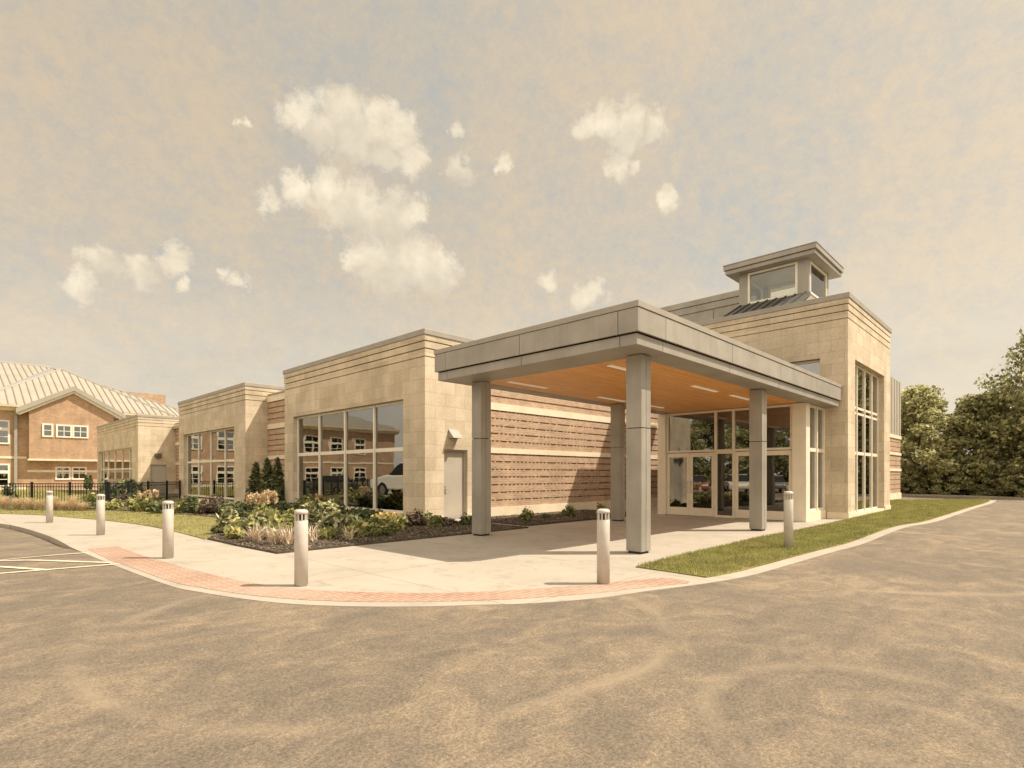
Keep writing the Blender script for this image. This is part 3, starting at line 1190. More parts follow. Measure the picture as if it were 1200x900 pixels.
# wall lights
wl = MB()
x0, x1 = 11.35, 11.75
wl.extr([(13.868, 2.95), (13.868, 2.66), (13.60, 2.66)], 'x', x0, x1)
wl.build('wall_light', 'metal', B, bevel=0.006)
wl = MB()
wl.box(11.5, 11.9, 48.74, 48.995, 2.75, 3.1)
wl.build('wall_light', 'dark_metal', B, bevel=0.02)

# entrance tower
TX0, TX1, TY0, TY1 = 21.2, 27.8, 4.97, 10.85
tw = MB()
T = 0.3
tw.gridwall('x', TX0, T, TY0, TY1, -0.2, 6.72, [(5.82, 9.7, 4.62, 5.5), (5.74, 10.5, -0.2, 3.74)])
tw.gridwall('y', TY0, T, TX0 + T, TX1, -0.2, 6.72, [(22.13, 26.72, 0.13, 5.48)])
tw.gridwall('y', TY1 - T, T, TX0 + T, TX1, -0.2, 6.72)
tw.gridwall('x', TX1 - T, T, TY0 + T, TY1 - T, -0.2, 6.72)
TW = tw.build('tower_wall', 'stone', B)
pb = MB()
pb.abox('x', TX0, TY0 - 0.03, 5.60, -0.03, 0.1, -0.1, 0.22)
pb.abox('y', TY0, TX0 + 0.1, 22.10, -0.03, 0.1, -0.1, 0.22)
pb.abox('y', TY0, 26.75, TX1 + 0.03, -0.03, 0.1, -0.1, 0.22)
pb.abox('y', TY0, 22.13, 26.72, -0.01, 0.29, -0.1, 0.128)
pb.build('plinth', 'band', TW)
stepped_top(TW, TX0, TX1, TY0, TY1, 6.72, 7.58, 0.18)
window('y', TY0 + 0.2, 22.13, 26.72, 0.13, 5.48, [23.28, 24.43, 25.57], [(2.27, 0.12), (3.72, 0.09), (3.92, 0.09)], 0.07, 0.06)
window('x', TX0 + 0.18, 5.82, 9.7, 4.62, 5.5, [7.1, 8.4], [], 0.085, 0.12)
sb = MB()
sb.box(22.3, 26.6, 5.45, 5.6, 0.02, 0.72)
sb.build('radiator_cover', 'frame', B)
ti = MB()
ti.box(21.55, 27.45, 5.3, 10.5, 0.0, 0.02)
ti.box(21.55, 27.45, 5.7, 10.5, 6.4, 6.6)
ti.box(25.6, 25.75, 5.9, 10.5, 0.02, 6.4)
ti.build('lobby_wall', 'inside', B)

# vestibule storefront facing the canopy, and its glazed side
VX, VY0, VY1 = 19.0, 5.62, 10.46
po = MB()
po.box(VX - 0.02, VX + 0.36, VY0 - 0.02, VY0 + 0.40, 0.0, 3.76)
po.build('corner_post', 'frame', B, bevel=0.01)
po = MB()
po.box(VX - 0.03, VX + 0.25, VY1, VY1 + 0.32, 0.0, 3.76)
po.build('corner_post', 'frame', B, bevel=0.01)
ret = MB()
ret.box(VX + 0.26, TX0 - 0.003, VY1 + 0.04, VY1 + 0.3, 0, 3.76)
ret.build('side_wall', 'brick', B)
window('x', VX + 0.05, VY0 + 0.405, VY1 - 0.003, 2.30, 3.76, [7.93, 8.56], [], 0.075, 0.13, glass='glass')
window('x', VX + 0.05, 7.93 - 0.037, 8.56 + 0.037, 0.0, 2.298, [], [], 0.075, 0.13, glass='glass')


def glass_door(y0, y1, hinge_low):
    fr = MB()
    sw = 0.11
    x = VX + 0.07
    fr.box(x, x + 0.05, y0, y0 + sw, 0.012, 2.28)
    fr.box(x, x + 0.05, y1 - sw, y1, 0.012, 2.28)
    fr.box(x + 0.002, x + 0.048, y0 + sw, y1 - sw, 0.012, 0.30)
    fr.box(x + 0.002, x + 0.048, y0 + sw, y1 - sw, 2.13, 2.28)
    f = fr.build('entrance_door', 'frame', B, bevel=0.006)
    g = MB()
    g.box(x + 0.02, x + 0.032, y0 + sw, y1 - sw, 0.30, 2.13)
    g.build('pane', 'glass', f)
    h = MB()
    yy = y1 - sw / 2 if hinge_low else y0 + sw / 2
    h.tube([(x, yy, 0.85), (x - 0.06, yy, 0.85), (x - 0.06, yy, 1.25), (x, yy, 1.25)], [0.014] * 4, 8)
    h.build('handle', 'steel', f)


yj = 0.008
for a, b, hl in ((VY0 + 0.412, 6.955, True), (6.963, 7.885, False), (8.605, 9.53, True), (9.538, VY1 - 0.012, False)):
    glass_door(a, b, hl)
window('y', VY0 + 0.04, VX + 0.365, TX0 - 0.003, 0.30, 3.76, [20.3], [(2.30, 0.12)], 0.075, 0.13)
sl = MB()
sl.box(VX + 0.365, TX0 - 0.033, VY0, VY0 + 0.25, -0.05, 0.297)
sl.build('window_kerb', 'band', B, bevel=0.01)

# rooftop lantern with shed skirt
LX0, LX1, LY0, LY1, LZ0, LZ1 = 24.4, 27.1, 7.1, 9.9, 8.84, 10.2
lr = MB()
lr.extr([(21.75, 7.42), (24.45, 8.70), (24.45, 8.84), (24.40, 8.84), (21.75, 7.56)], 'y', LY0 - 0.05, LY1 + 0.02)
L = lr.build('lantern_skirt_roof', 'dark_metal', B)
sm = MB()
for i in range(8):
    y = LY0 + 0.12 + i * 0.37
    sm.extr([(21.75, 7.563), (24.38, 8.835), (24.38, 8.88), (21.75, 7.61)], 'y', y - 0.018, y + 0.018)
sm.build('roof_seam', 'reveal', L)
ls = MB()
ls.extr([(22.0, 7.3), (27.1, 7.3), (27.1, 8.83), (24.5, 8.70)], 'y', LY0 - 0.03, LY0 + 0.1)
ls.extr([(22.0, 7.3), (27.1, 7.3), (27.1, 8.83), (24.5, 8.70)], 'y', LY1 - 0.14, LY1 - 0.01)
ls.box(26.98, 27.09, LY0 + 0.11, LY1 - 0.15, 7.4, 8.83)
ls.build('skirt_side', 'coping', L)
pr = MB()
for (xa, xb, ya, yb) in ((LX0, LX0 + 0.2, LY0, LY0 + 0.42), (LX0, LX0 + 0.2, LY1 - 0.36, LY1), (LX1 - 0.2, LX1, LY0, LY0 + 0.16), (LX1 - 0.2, LX1, LY1 - 0.3, LY1)):
    pr = MB()
    pr.box(xa, xb, ya, yb, LZ0, LZ1)
    pr.build('lantern_pier', 'metal', B)
window('x', LX0 + 0.0, LY0 + 0.425, LY1 - 0.365, LZ0, LZ1 - 0.02, [], [], 0.09, 0.1, glass='clear')
window('y', LY0 + 0.0, LX0 + 0.205, LX1 - 0.205, LZ0, LZ1 - 0.02, [], [], 0.09, 0.1, glass='clear')
window('x', LX1 - 0.12, LY0 + 0.165, LY1 - 0.305, LZ0, LZ1 - 0.02, [], [], 0.09, 0.1, glass='clear')
window('y', LY1 - 0.12, LX0 + 0.205, LX1 - 0.205, LZ0, LZ1 - 0.02, [], [], 0.09, 0.1, glass='clear')
lf = MB()
RX0, RX1, RY0, RY1 = 23.93, 27.86, 6.70, 10.40
lf.box(RX0 + 0.06, RX1 - 0.06, RY0 + 0.06, RY1 - 0.06, LZ1, 10.355)
lf.box(RX0 + 0.1, RX1 - 0.1, RY0 + 0.1, RY1 - 0.1, 10.355, 10.38)
lf.box(RX0, RX1, RY0, RY1, 10.38, 10.57)
lf.box(RX0 - 0.02, RX1 + 0.02, RY0 - 0.02, RY1 + 0.02, 10.573, 10.61)
lf.build('lantern_roof', 'metal', B, bevel=0.008)

# taller block behind and the far wing on the road side
gy = MB()
gy.box(27.82, 48, 11.25, 49.5, -0.2, 10.0)
G = gy.build('upper_block_wall', 'metal', B)
gb = MB()
gb.box(27.78, 48.04, 11.21, 49.54, 10.02, 10.36)
gb.box(27.74, 48.08, 11.17, 49.58, 10.38, 10.67)
gb.build('roof_fascia', 'metal', G, bevel=0.01)
gj = MB()
for i in range(9):
    y = 12.6 + i * 2.44
    gj = MB().box(27.81, 27.83, y, y + 0.02, 5.2, 10.0)
    gj.build('panel_joint', 'reveal', G)
fw_ = MB()
fw_.box(27.82, 42.4, 7.0, 11.15, 3.9, 7.3)
fwo = fw_.build('far_wing_cladding', 'door', B)
fs = MB()
for i in range(19):
    x = 28.2 + i * 0.76
    fs.box(x, x + 0.03, 6.975, 6.999, 3.9, 7.28)
fs.build('cladding_seam', 'coping', fwo)
b2 = MB()
zz = 0.35
while zz < 3.6:
    b2.box(27.82, 42.38, 7.02, 11.15, zz, min(zz + 0.24, 3.7))
    b2.box(27.82, 42.36, 7.05, 11.13, min(zz + 0.24, 3.7), min(zz + 0.286, 3.7))
    zz += 0.286
b2.build('brick_wall', 'brick', B)
b3 = MB()
for za, zb in ((-0.1, 0.35), (1.70, 1.85), (2.68, 2.84), (3.70, 3.9)):
    b3.box(27.82, 42.42, 6.97, 11.16, za, zb)
b3.build('stone_band', 'band', fwo)

# ------------------------------------------------------------------ entrance canopy
CX0, CX1, CYA, CYB = 8.45, 21.08, 5.20, 10.71
ZS, ZG, ZL, ZT = 3.765, 3.975, 4.395, 4.50
K = thing('entrance_canopy', 'grey metal clad entrance canopy with orange wood ceiling standing on four square columns', 'canopy', (CX0, CYA, 0))
dk = MB()
dk.box(CX0 + 0.05, CX1 - 0.05, CYA + 0.05, CYB - 0.05, 3.80, 4.48)
dk.build('roof_deck', 'reveal', K)


def ring_panels(z0, z1, proud, xs, ys, gap=0.014, name='fascia_panel', mat='metal', th=0.045):
    """clad panels round the canopy edge with open joints"""
    mb = MB()
    a0, a1, b0, b1 = CX0 - proud, CX1 + proud, CYA - proud, CYB + proud
    xs = [a0] + list(xs) + [a1]
    ys = [b0] + list(ys) + [b1]
    for i in range(len(ys) - 1):
        ya = ys[i] + (gap / 2 if i else 0)
        yb = ys[i + 1] - (gap / 2 if i < len(ys) - 2 else 0)
        mb.box(a0, a0 + th, ya, yb, z0, z1)
        mb.box(a1 - th, a1, ya, yb, z0, z1)
    for i in range(len(xs) - 1):
        xa = xs[i] + (gap / 2 if i else th)
        xb = xs[i + 1] - (gap / 2 if i < len(xs) - 2 else th)
        mb.box(xa, xb, b0, b0 + th, z0, z1)
        mb.box(xa, xb, b1 - th, b1, z0, z1)
    return mb.build(name, mat, K, bevel=0.004)


PX = [9.35, 12.3, 15.35, 18.45]
PY = [5.55, 7.95, 10.37]
ring_panels(ZS, ZG - 0.022, 0.0, PX, PY)
ring_panels(ZG, ZL - 0.008, 0.06, PX, PY)
ring_panels(ZL, ZT, 0.075, [13.2, 17.4], [9.2], name='roof_edge', mat='coping', th=0.12)
wi = 0.62
so_ = MB()
so_.box(CX0 + 0.047, CX1 - 0.047, CYA + 0.047, CYA + wi, ZS + 0.004, 3.797)
so_.box(CX0 + 0.047, CX1 - 0.047, CYB - wi * 0.8, CYB - 0.047, ZS + 0.004, 3.797)
so_.box(CX0 + 0.047, CX0 + wi + 0.35, CYA + wi, CYB - wi * 0.8, ZS + 0.004, 3.797)
so_.box(CX1 - wi, CX1 - 0.047, CYA + wi, CYB - wi * 0.8, ZS + 0.004, 3.797)
so_.build('soffit_border', 'metal', K)
wd = MB()
wd.box(CX0 + wi + 0.352, CX1 - wi - 0.002, CYA + wi + 0.002, CYB - wi * 0.8 - 0.002, ZS + 0.012, 3.796)
wd.build('wood_ceiling', 'wood', K)
for y in (6.66, 9.60):
    for x in (9.75, 13.5, 15.85):
        lt = MB()
        lt.box(x, x + 1.4, y - 0.06, y + 0.06, ZS - 0.006, ZS + 0.010)
        lt.build('ceiling_light', 'lamp', K)
for cx, cy in ((9.18, 5.55), (9.18, 9.975), (15.17, 5.55), (15.17, 9.975)):
    s = 0.335
    c = MB()
    j = 0.012
    for za, zb in ((0.045, 2.37), (2.385, 3.755)):
        c.box(cx, cx + s / 2 - j / 2, cy, cy + s, za, zb)
        c.box(cx + s / 2 + j / 2, cx + s, cy, cy + s, za, zb)
    c.build('column', 'metal', K, bevel=0.005)
    d = MB()
    d.box(cx + 0.03, cx + s - 0.03, cy + 0.03, cy + s - 0.03, -0.05, 3.79)
    d.build('column_core', 'reveal', K)

# ------------------------------------------------------------------ brick two-storey house block far behind, on the same grid as the building
HA, HBY = 6.3, 72.4
H = thing('brick_house', 'orange brick two storey house with gabled bay, white windows and pale ribbed metal roof', 'house', (HA, HBY, 0))
WY = 73.3
bay = MB()
bay.extr([(6.3, 3.05), (13.2, 3.05), (13.2, 8.0), (9.75, 10.1), (6.3, 8.0)], 'y', HBY, HBY + 4)
bay.build('gable_bay', 'old_brick', H)
for (xa, za, xb, zb) in ((5.3, 7.45, 9.75, 10.05), (14.2, 7.45, 9.75, 10.05)):
    L_ = math.hypot(xb - xa, zb - za)
    ux, uz = (xb - xa) / L_, (zb - za) / L_
    gt = MB()
    q = [(xa, za), (xb, zb), (xb, zb + 0.48), (xa, za + 0.48)]
    gt.extr(q if ux > 0 else q[::-1], 'y', HBY - 0.5, HBY + 3)
    gt.build('gable_cornice', 'roofmetal', H)
    gt = MB()
    q = [(xa + 0.3 * (1 if ux > 0 else -1), za - 0.12), (xb, zb - 0.24), (xb, zb - 0.003), (xa, za - 0.003)]
    gt.extr(q if ux > 0 else q[::-1], 'y', HBY - 0.3, HBY + 0.2)
    gt.build('gable_moulding', 'white', H)
MB().box(6.22, 13.28, HBY - 0.07, WY, 2.88, 3.05).build('bay_sill_course', 'band', H)
lw = MB()
lw.box(-28, 18.0, WY, WY + 24, -0.2, 8.0)
lw.build('main_wall', 'old_brick', H)
for (xa, xb, za, zb) in ((-28, 6.2, 3.05, 3.28), (6.25, 17.9, 1.72, 1.95), (-28, 6.2, -0.1, 0.35)):
    MB().box(xa, xb, WY - 0.05, WY + 0.1, za, zb).build('stone_course', 'band', H)
for xa, xb, zt in ((-28.6, 7.25, 8.28), (12.4, 18.8, 8.18)):
    gu = MB()
    gu.extr([(WY + 0.3, zt - 0.62), (WY - 0.35, zt - 0.5), (WY - 0.42, zt - 0.24), (WY - 0.85, zt - 0.2), (WY - 0.9, zt), (WY + 0.3, zt)], 'x', xa, xb)
    gu.build('eave_gutter', 'band', H)
MB().box(5.25, 5.48, WY - 0.24, WY - 0.06, 0, 7.7).build('downpipe', 'coping', H)


def hwin(x0, x1, z0, z1, y, nx, nz):
    fr = MB()
    b_ = 0.15
    fr.box(x0 - b_, x1 + b_, y - 0.09, y - 0.002, z0 - b_, z0)
    fr.box(x0 - b_, x1 + b_, y - 0.09, y - 0.002, z1, z1 + b_)
    fr.box(x0 - b_, x0, y - 0.09, y - 0.002, z0, z1)
    fr.box(x1, x1 + b_, y - 0.09, y - 0.002, z0, z1)
    for i in range(1, nx):
        x = x0 + (x1 - x0) * i / nx
        fr.box(x - 0.03, x + 0.03, y - 0.06, y - 0.004, z0, z1)
    for j in range(1, nz):
        z = z0 + (z1 - z0) * j / nz
        fr.box(x0, x1, y - 0.055, y - 0.006, z - 0.03, z + 0.03)
    f = fr.build('window', 'white', H)
    MB().box(x0, x1, y - 0.03, y - 0.02, z0, z1).build('pane', 'pane_dark', f)
    MB().box(x0, x1, y - 0.012, y - 0.007, z0, z1).build('blind', 'inside', f)


hwin(7.43, 8.0, 5.4, 6.45, HBY, 1, 2)
hwin(8.5, 9.5, 5.4, 6.42, HBY, 2, 2)
hwin(9.82, 10.85, 5.4, 6.42, HBY, 2, 2)
hwin(8.55, 9.5, 1.1, 2.15, WY, 2, 2)
hwin(9.87, 10.85, 1.1, 2.15, WY, 2, 2)
for i in range(8):
    x = 3.0 - i * 3.7
    hwin(x, x + 1.8, 4.6, 5.75, WY, 2, 2)
    hwin(x, x + 1.8, 6.05, 6.65, WY, 2, 1)
    hwin(x, x + 1.8, 0.45, 1.6, WY, 2, 2)
    hwin(x, x + 1.8, 1.9, 2.4, WY, 2, 1)


def roof_poly(mb, seams, P, step=0.62, sproud=0.1):
    """one roof plane (first edge = eave) with standing seams running up the slope"""
    P = [Vector(p) for p in P]
    i = len(mb.v)
    mb.v += [tuple(p) for p in P]
    mb.f.append(tuple(range(i, i + len(P))))
    n = (P[1] - P[0]).cross(P[2] - P[0]).normalized()
    if n.z < 0:
        n = -n
    u = (P[1] - P[0]).normalized()
    s = n.cross(u)
    if s.z < 0:
        s = -s
    q2 = [((p - P[0]).dot(u), (p - P[0]).dot(s)) for p in P]
    xs_ = [a for a, b in q2]
    t = min(xs_) + step * 0.5
    while t < max(xs_):
        hits = []
        for a in range(len(q2)):
            (x0, y0), (x1, y1) = q2[a], q2[(a + 1) % len(q2)]
            if (x0 - t) * (x1 - t) < 0:
                hits.append(y0 + (y1 - y0) * (t - x0) / (x1 - x0))
        if len(hits) >= 2 and max(hits) - min(hits) > 0.3:
            A = P[0] + u * t + s * min(hits)
            Bp = P[0] + u * t + s * max(hits)
            seams.tube([tuple(A + n * 0.03), tuple(Bp + n * 0.03)], [sproud * 0.5] * 2, 4)
        t += step


rb, rs = MB(), MB()
EZ = 8.29
pk, pk2 = (10.4, 86, 14.2), (10.4, 96, 14.2)
fl, fr_, br_, bl = (2.0, 72.5, EZ), (18.9, 72.5, EZ - 0.1), (18.9, 98, EZ - 0.1), (2.0, 98, EZ)
roof_poly(rb, rs, [fl, fr_, pk])
roof_poly(rb, rs, [fr_, br_, pk2, pk])
roof_poly(rb, rs, [bl, fl, pk, pk2])
ra, rc_ = (-16, 95, 15.6), (10.5, 95, 15.6)
roof_poly(rb, rs, [(-28.8, 72.5, EZ), (2.0, 72.5, EZ), rc_, ra])
roof_poly(rb, rs, [(-28.8, 118, EZ), (-28.8, 72.5, EZ), ra])
roof_poly(rb, rs, [(22, 80, EZ), (22, 100, EZ), rc_])
rs2, rs3 = MB(), MB()
roof_poly(rb, rs2, [(11, 76, EZ), (24.5, 76.5, EZ), (14.2, 90, 13.5), (13.8, 90, 13.5)])
roof_poly(rb, rs3, [(24.5, 76.5, EZ), (24.5, 97, EZ), (14.2, 90, 13.5)])
ro = rb.build('roof', 'roofmetal', H)
rs.build('roof_seam', 'roofseam', ro)
rs2.build('roof_seam', 'roofseam', ro)
rs3.build('roof_seam', 'roofseam', ro)
rg = MB()
for a, b in ((fl, pk), (fr_, pk), (pk, pk2), (ra, rc_), ((24.5, 76.5, EZ), (14.2, 90, 13.5))):
    rg.tube([a, b], [0.12, 0.12], 6)
rg.build('ridge_cap', 'roofmetal', ro)
MB().box(18.7, 23.7, 95, 101, 0, 13.3).build('stair_tower', 'old_brick', H)

# ------------------------------------------------------------------ bollards
BG = 'bollards along the entrance walk'


def make_bollard(h=1.03):
    t = thing('bollard', 'tmp', 'bollard', group=BG)
    r = 0.088
    MB().lathe([(r * 0.9, 0.0), (r * 0.9, 0.02), (r, 0.021), (r, h - 0.155), (r - 0.006, h - 0.148)], 28).build('shaft', 'bollard', t, local=True, smooth=False)
    MB().lathe([(r * 0.72, h - 0.15), (r * 0.72, h - 0.055)], 20).build('lamp_core', 'reveal', t, local=True)
    fin = MB()
    for i in range(10):
        a = 2 * math.pi * i / 10
        c, s = math.cos(a), math.sin(a)
        p = [(r - 0.002, -0.009), (r - 0.002, 0.009), (r * 0.72, 0.009), (r * 0.72, -0.009)]
        fin.prism(ccw([(x * c - y * s, x * s + y * c) for x, y in p]), h - 0.148, h - 0.06)
    fin.build('louvre', 'bollard', t, local=True)
    MB().lathe([(r - 0.004, h - 0.062), (r + 0.003, h - 0.058), (r + 0.003, h - 0.03), (r * 0.9, h - 0.012), (r * 0.6, h - 0.002), (0.005, h)], 28).build('cap', 'bollard', t, local=True)
    for c in t.children:
        me = c.data
        if c.name.startswith(('shaft', 'cap')):
            me.polygons.foreach_set('use_smooth', [len(p.vertices) == 4 and abs(p.normal.z) < 0.9 for p in me.polygons])
    return t


spots = [((353, 686.3), 1.0, 'grey louvred bollard in front of the planting bed, standing on the brick paver edge'),
         ((707, 684), 1.0, 'grey louvred bollard before the front canopy column, nearest the lawn tip'),
         ((197, 654), 1.0, 'grey louvred bollard at the end of the brick paver band beside the parking lines'),
         ((118, 627), 0.985, 'grey louvred bollard on plain concrete, second from the far end of the walk'),
         ((58, 612.5), 0.96, 'smallest looking grey bollard, farthest along the walk before the straw grasses'),
         ((924, 643.3), 1.13, 'grey bollard standing alone on the lawn beside the glass vestibule')]
bo = make_bollard()
for i, (p, sc, lab) in enumerate(spots):
    x, y = gp(*p)
    if i == 0:
        bo.location = (x, y, 0)
        bo['label'] = lab
    else:
        nb = dup(bo, (x, y, 0), 0.4 * i, (1, 1, sc), lab, BG)
        if 'lawn beside' in lab:
            for ch in nb.children:
                if ch.name.startswith('lamp_core'):
                    ch.data = ch.data.copy()
                    ch.data.materials[0] = M['door']

# ------------------------------------------------------------------ black fence
FZ = 1.06


def fence(pts, label, posts_at):
    """pts: corner points; posts_at: list of lists of parameters along each run"""
    t = thing('metal_fence', label, 'fence', (*pts[0], 0))
    for (a, b), ps in zip(zip(pts[:-1], pts[1:]), posts_at):
        A, Bq = Vector((*a, 0)), Vector((*b, 0))
        d = (Bq - A).normalized()
        n = Vector((-d.y, d.x, 0))

        def bar(mb, s0, s1, z0, z1, wd):
            q = [A + d * s0 + n * wd, A + d * s0 - n * wd, A + d * s1 - n * wd, A + d * s1 + n * wd]
            mb.prism(ccw([(p.x, p.y) for p in q]), z0, z1)

        Lg = (Bq - A).length
        S = [p * Lg for p in ps]
        for s in S:
            mb = MB()
            bar(mb, s - 0.04, s + 0.04, -0.1, FZ + 0.06, 0.04)
            bar(mb, s - 0.05, s + 0.05, FZ + 0.063, FZ + 0.085, 0.05)
            mb.build('post', 'black', t)
        for s0, s1 in zip(S[:-1], S[1:]):
            mb = MB()
            for z in (0.14, FZ - 0.17, FZ - 0.02):
                bar(mb, s0 + 0.042, s1 - 0.042, z, z + 0.035, 0.016)
            m_ = max(2, int((s1 - s0) / 0.125))
            for i in range(1, m_):
                s = s0 + (s1 - s0) * i / m_
                bar(mb, s - 0.011, s + 0.011, 0.06, FZ - 0.022, 0.009)
            mb.build('picket_panel', 'black', t)
    return t


f_a = (10.38, 38.5)
f_b = cw(-19.45, 26.9)
f_c = cw(-42, 26.9)
LW = math.hypot(f_c[0] - f_b[0], f_c[1] - f_b[1])
fence([f_a, f_b, f_c], 'black metal picket fence with square posts running from the middle pavilion across the brick building',
      [[0.004, 0.22, 0.5, 0.76, 0.99], [0.004] + [1.83 * (i + 1) / LW for i in range(12)]])

# ------------------------------------------------------------------ plants
def plant(verts, name, mat, label, cat, loc, group=None, extra=None, kind=None):
    o = np_mesh(name, verts, None, mat)
    o.location = (*loc, 0.03) if len(loc) == 2 else loc
    tag(o, label, cat, group, kind)
    for (v2, n2, m2) in (extra or []):
        c = np_mesh(n2, v2, None, m2)
        c.parent = o
    return o


def shrub_v(w_, h_, n, size, elong=1.7, lumps=9, shell=0.6):
    cl = []
    for i in range(lumps):
        a = RNG.random() * 6.28
        r = RNG.random() ** 0.5 * w_ * 0.42
        z = h_ * (0.25 + 0.5 * RNG.random()) * (1 - 0.5 * (r / (w_ * 0.45)) ** 2)
        rr = w_ * (0.13 + 0.13 * RNG.random())
        cl.append((r * math.cos(a), r * math.sin(a), z, rr, rr, max(h_ * 0.18, z * 0.75), n // lumps))
    # loose outer shoots
    cl.append((0, 0, h_ * 0.5, w_ * 0.52, w_ * 0.52, h_ * 0.55, n // 6))
    v = leaves(cl, size * 1.2, elong, shell, 0.4, 0.35, 0.5)
    v[:, 2] = np.maximum(v[:, 2], 0.0)
    return v


GT = 'straw feather grasses before the fence'
ordn = ['first', 'second', 'third', 'fourth', 'fifth', 'sixth', 'seventh', 'eighth']
fg_px = [(6, 597), (20, 598), (34, 598), (47, 598), (64, 598.5), (75, 598.5), (86, 599), (97, 599)]
fg0 = None
for i, p in enumerate(fg_px):
    x, y = gp(*p)
    lab = 'straw coloured feather grass clump before the black fence, %s from the photo\'s left edge' % ordn[i]
    if i == 0:
        fg0 = plant(blades(420, 0.74, 0.62, 0.009, 0.7, 0.5, 0.10, 0.5), 'feather_grass', 'straw', lab, 'grass clump', (x, y), GT)
    else:
        dup(fg0, (x, y, 0.03), i * 1.3, (0.8 + 0.3 * math.sin(i * 2.1) ** 2, 0.9, 0.62 + 0.48 * math.sin(i * 1.7 + 0.6) ** 2), lab, GT)

# mixed planting between the fence and the lawn
mix = [((111, 597), 'leaf_a', 0.9, 0.75, 'mid green shrub beside the fence post behind the second bollard'),
       ((133, 598), 'leaf_b', 0.7, 0.42, 'low bright green shrub just right of the second bollard by the fence'),
       ((147, 594), 'leaf_r', 0.8, 0.6, 'brownish purple shrub against the fence under the far pavilion window'),
       ((159, 599), 'leaf_b', 0.8, 0.55, 'bright green shrub below the fence left of the pale plumes'),
       ((172, 600), 'leaf_a', 0.8, 0.55, 'mid green shrub in front of the pale plumes by the fence'),
       ((186, 602), 'leaf_d', 0.75, 0.6, 'dark green shrub directly left of the third bollard head'),
       ((138, 588), 'leaf_d', 2.0, 1.3, 'large dark shrub behind the fence under the far pavilion window'),
       ((152, 588), 'leaf_d', 1.8, 1.2, 'dark shrub behind the fence left of the lit pavilion side'),
       ((12, 591), 'leaf_d', 0.6, 1.1, 'tall dark shrub behind the fence near the photo\'s left edge')]
for (p, m_, w_, h_, lab) in mix:
    x, y = gp(*p)
    plant(shrub_v(w_, h_, int(420 * max(1, w_)), 0.085 if w_ < 1.5 else 0.13), 'shrub', m_, lab, 'shrub', (x, y))


def plume_grass(h, spread, n, np_, label, loc, group=None, mat='leaf_b', pm='straw'):
    v = blades(n, h * 0.62, spread, 0.014, 0.4, 0.35, 0.14)
    cl = []
    for i in range(np_):
        a = RNG.random() * 6.28
        r = spread * 0.55 * RNG.random() ** 0.5
        z = h * (0.72 + 0.22 * RNG.random())
        for q in range(3):
            cl.append((r * math.cos(a), r * math.sin(a), z + q * h * 0.055, 0.022, 0.022, h * 0.05, 9))
    pl_ = leaves(cl, 0.05, 2.4, 0.8, 0.3, 0.0)
    st = []
    return plant(v, 'plume_grass', mat, label, 'grass clump', loc, group, [(pl_, 'seed_head', pm)])


PG = 'pale plumed grasses'
plume_grass(0.75, 0.4, 160, 12, 'pale plumed grass left of the far door behind the fence', gp(165, 600.5), PG)
plume_grass(0.8, 0.4, 160, 14, 'pale plumed grass before the far grey door behind the fence', gp(180, 600.5), PG)
plume_grass(0.95, 0.55, 320, 40, 'tall tan plumed grass rising from the planting bed left of the front bollard', gp(312, 620), PG)
plume_grass(0.85, 0.45, 220, 20, 'smaller tan plumed grass behind the tall one beside the conifers', gp(300, 616), PG)

# conifers by the recess between two pavilions
CG = 'upright conifers in the pavilion recess'


def conifer(h, w_, n):
    cl = []
    for i in range(26):
        t = i / 25
        z = h * (0.04 + 0.9 * t)
        rr = w_ * 0.5 * (1 - t) ** 0.75 + 0.04
        a = i * 2.4
        cl.append((math.cos(a) * rr * 0.45, math.sin(a) * rr * 0.45, z, rr * 0.75, rr * 0.75, h * 0.065, int(n / 26 * (1.35 - t))))
    v = leaves(cl, 0.10, 2.6, 0.5, 0.3, 0.9)
    v[:, 2] = np.maximum(v[:, 2], 0.02)
    return v


for (p, Y, h_, w_, lab) in ((300, 25.0, 2.05, 0.85, 'shortest dark upright conifer, nearest the lit pavilion side'),
                            (313.5, 24.6, 2.2, 0.85, 'middle dark upright conifer of three in the pavilion recess'),
                            (325.5, 24.2, 2.2, 0.8, 'dark upright conifer against the right pavilion corner')):
    x, y = cw((p - 600) / F * Y, Y)
    t = thing('conifer', lab, 'conifer', (x, y, 0.03), 0, CG)
    c = np_mesh('crown', conifer(h_, w_, 2400), None, 'conifer')
    c.parent = t
    MB().tube([(0, 0, -0.05), (0, 0, h_ * 0.8)], [0.05, 0.015], 6).build('trunk', 'bark', t, local=True)

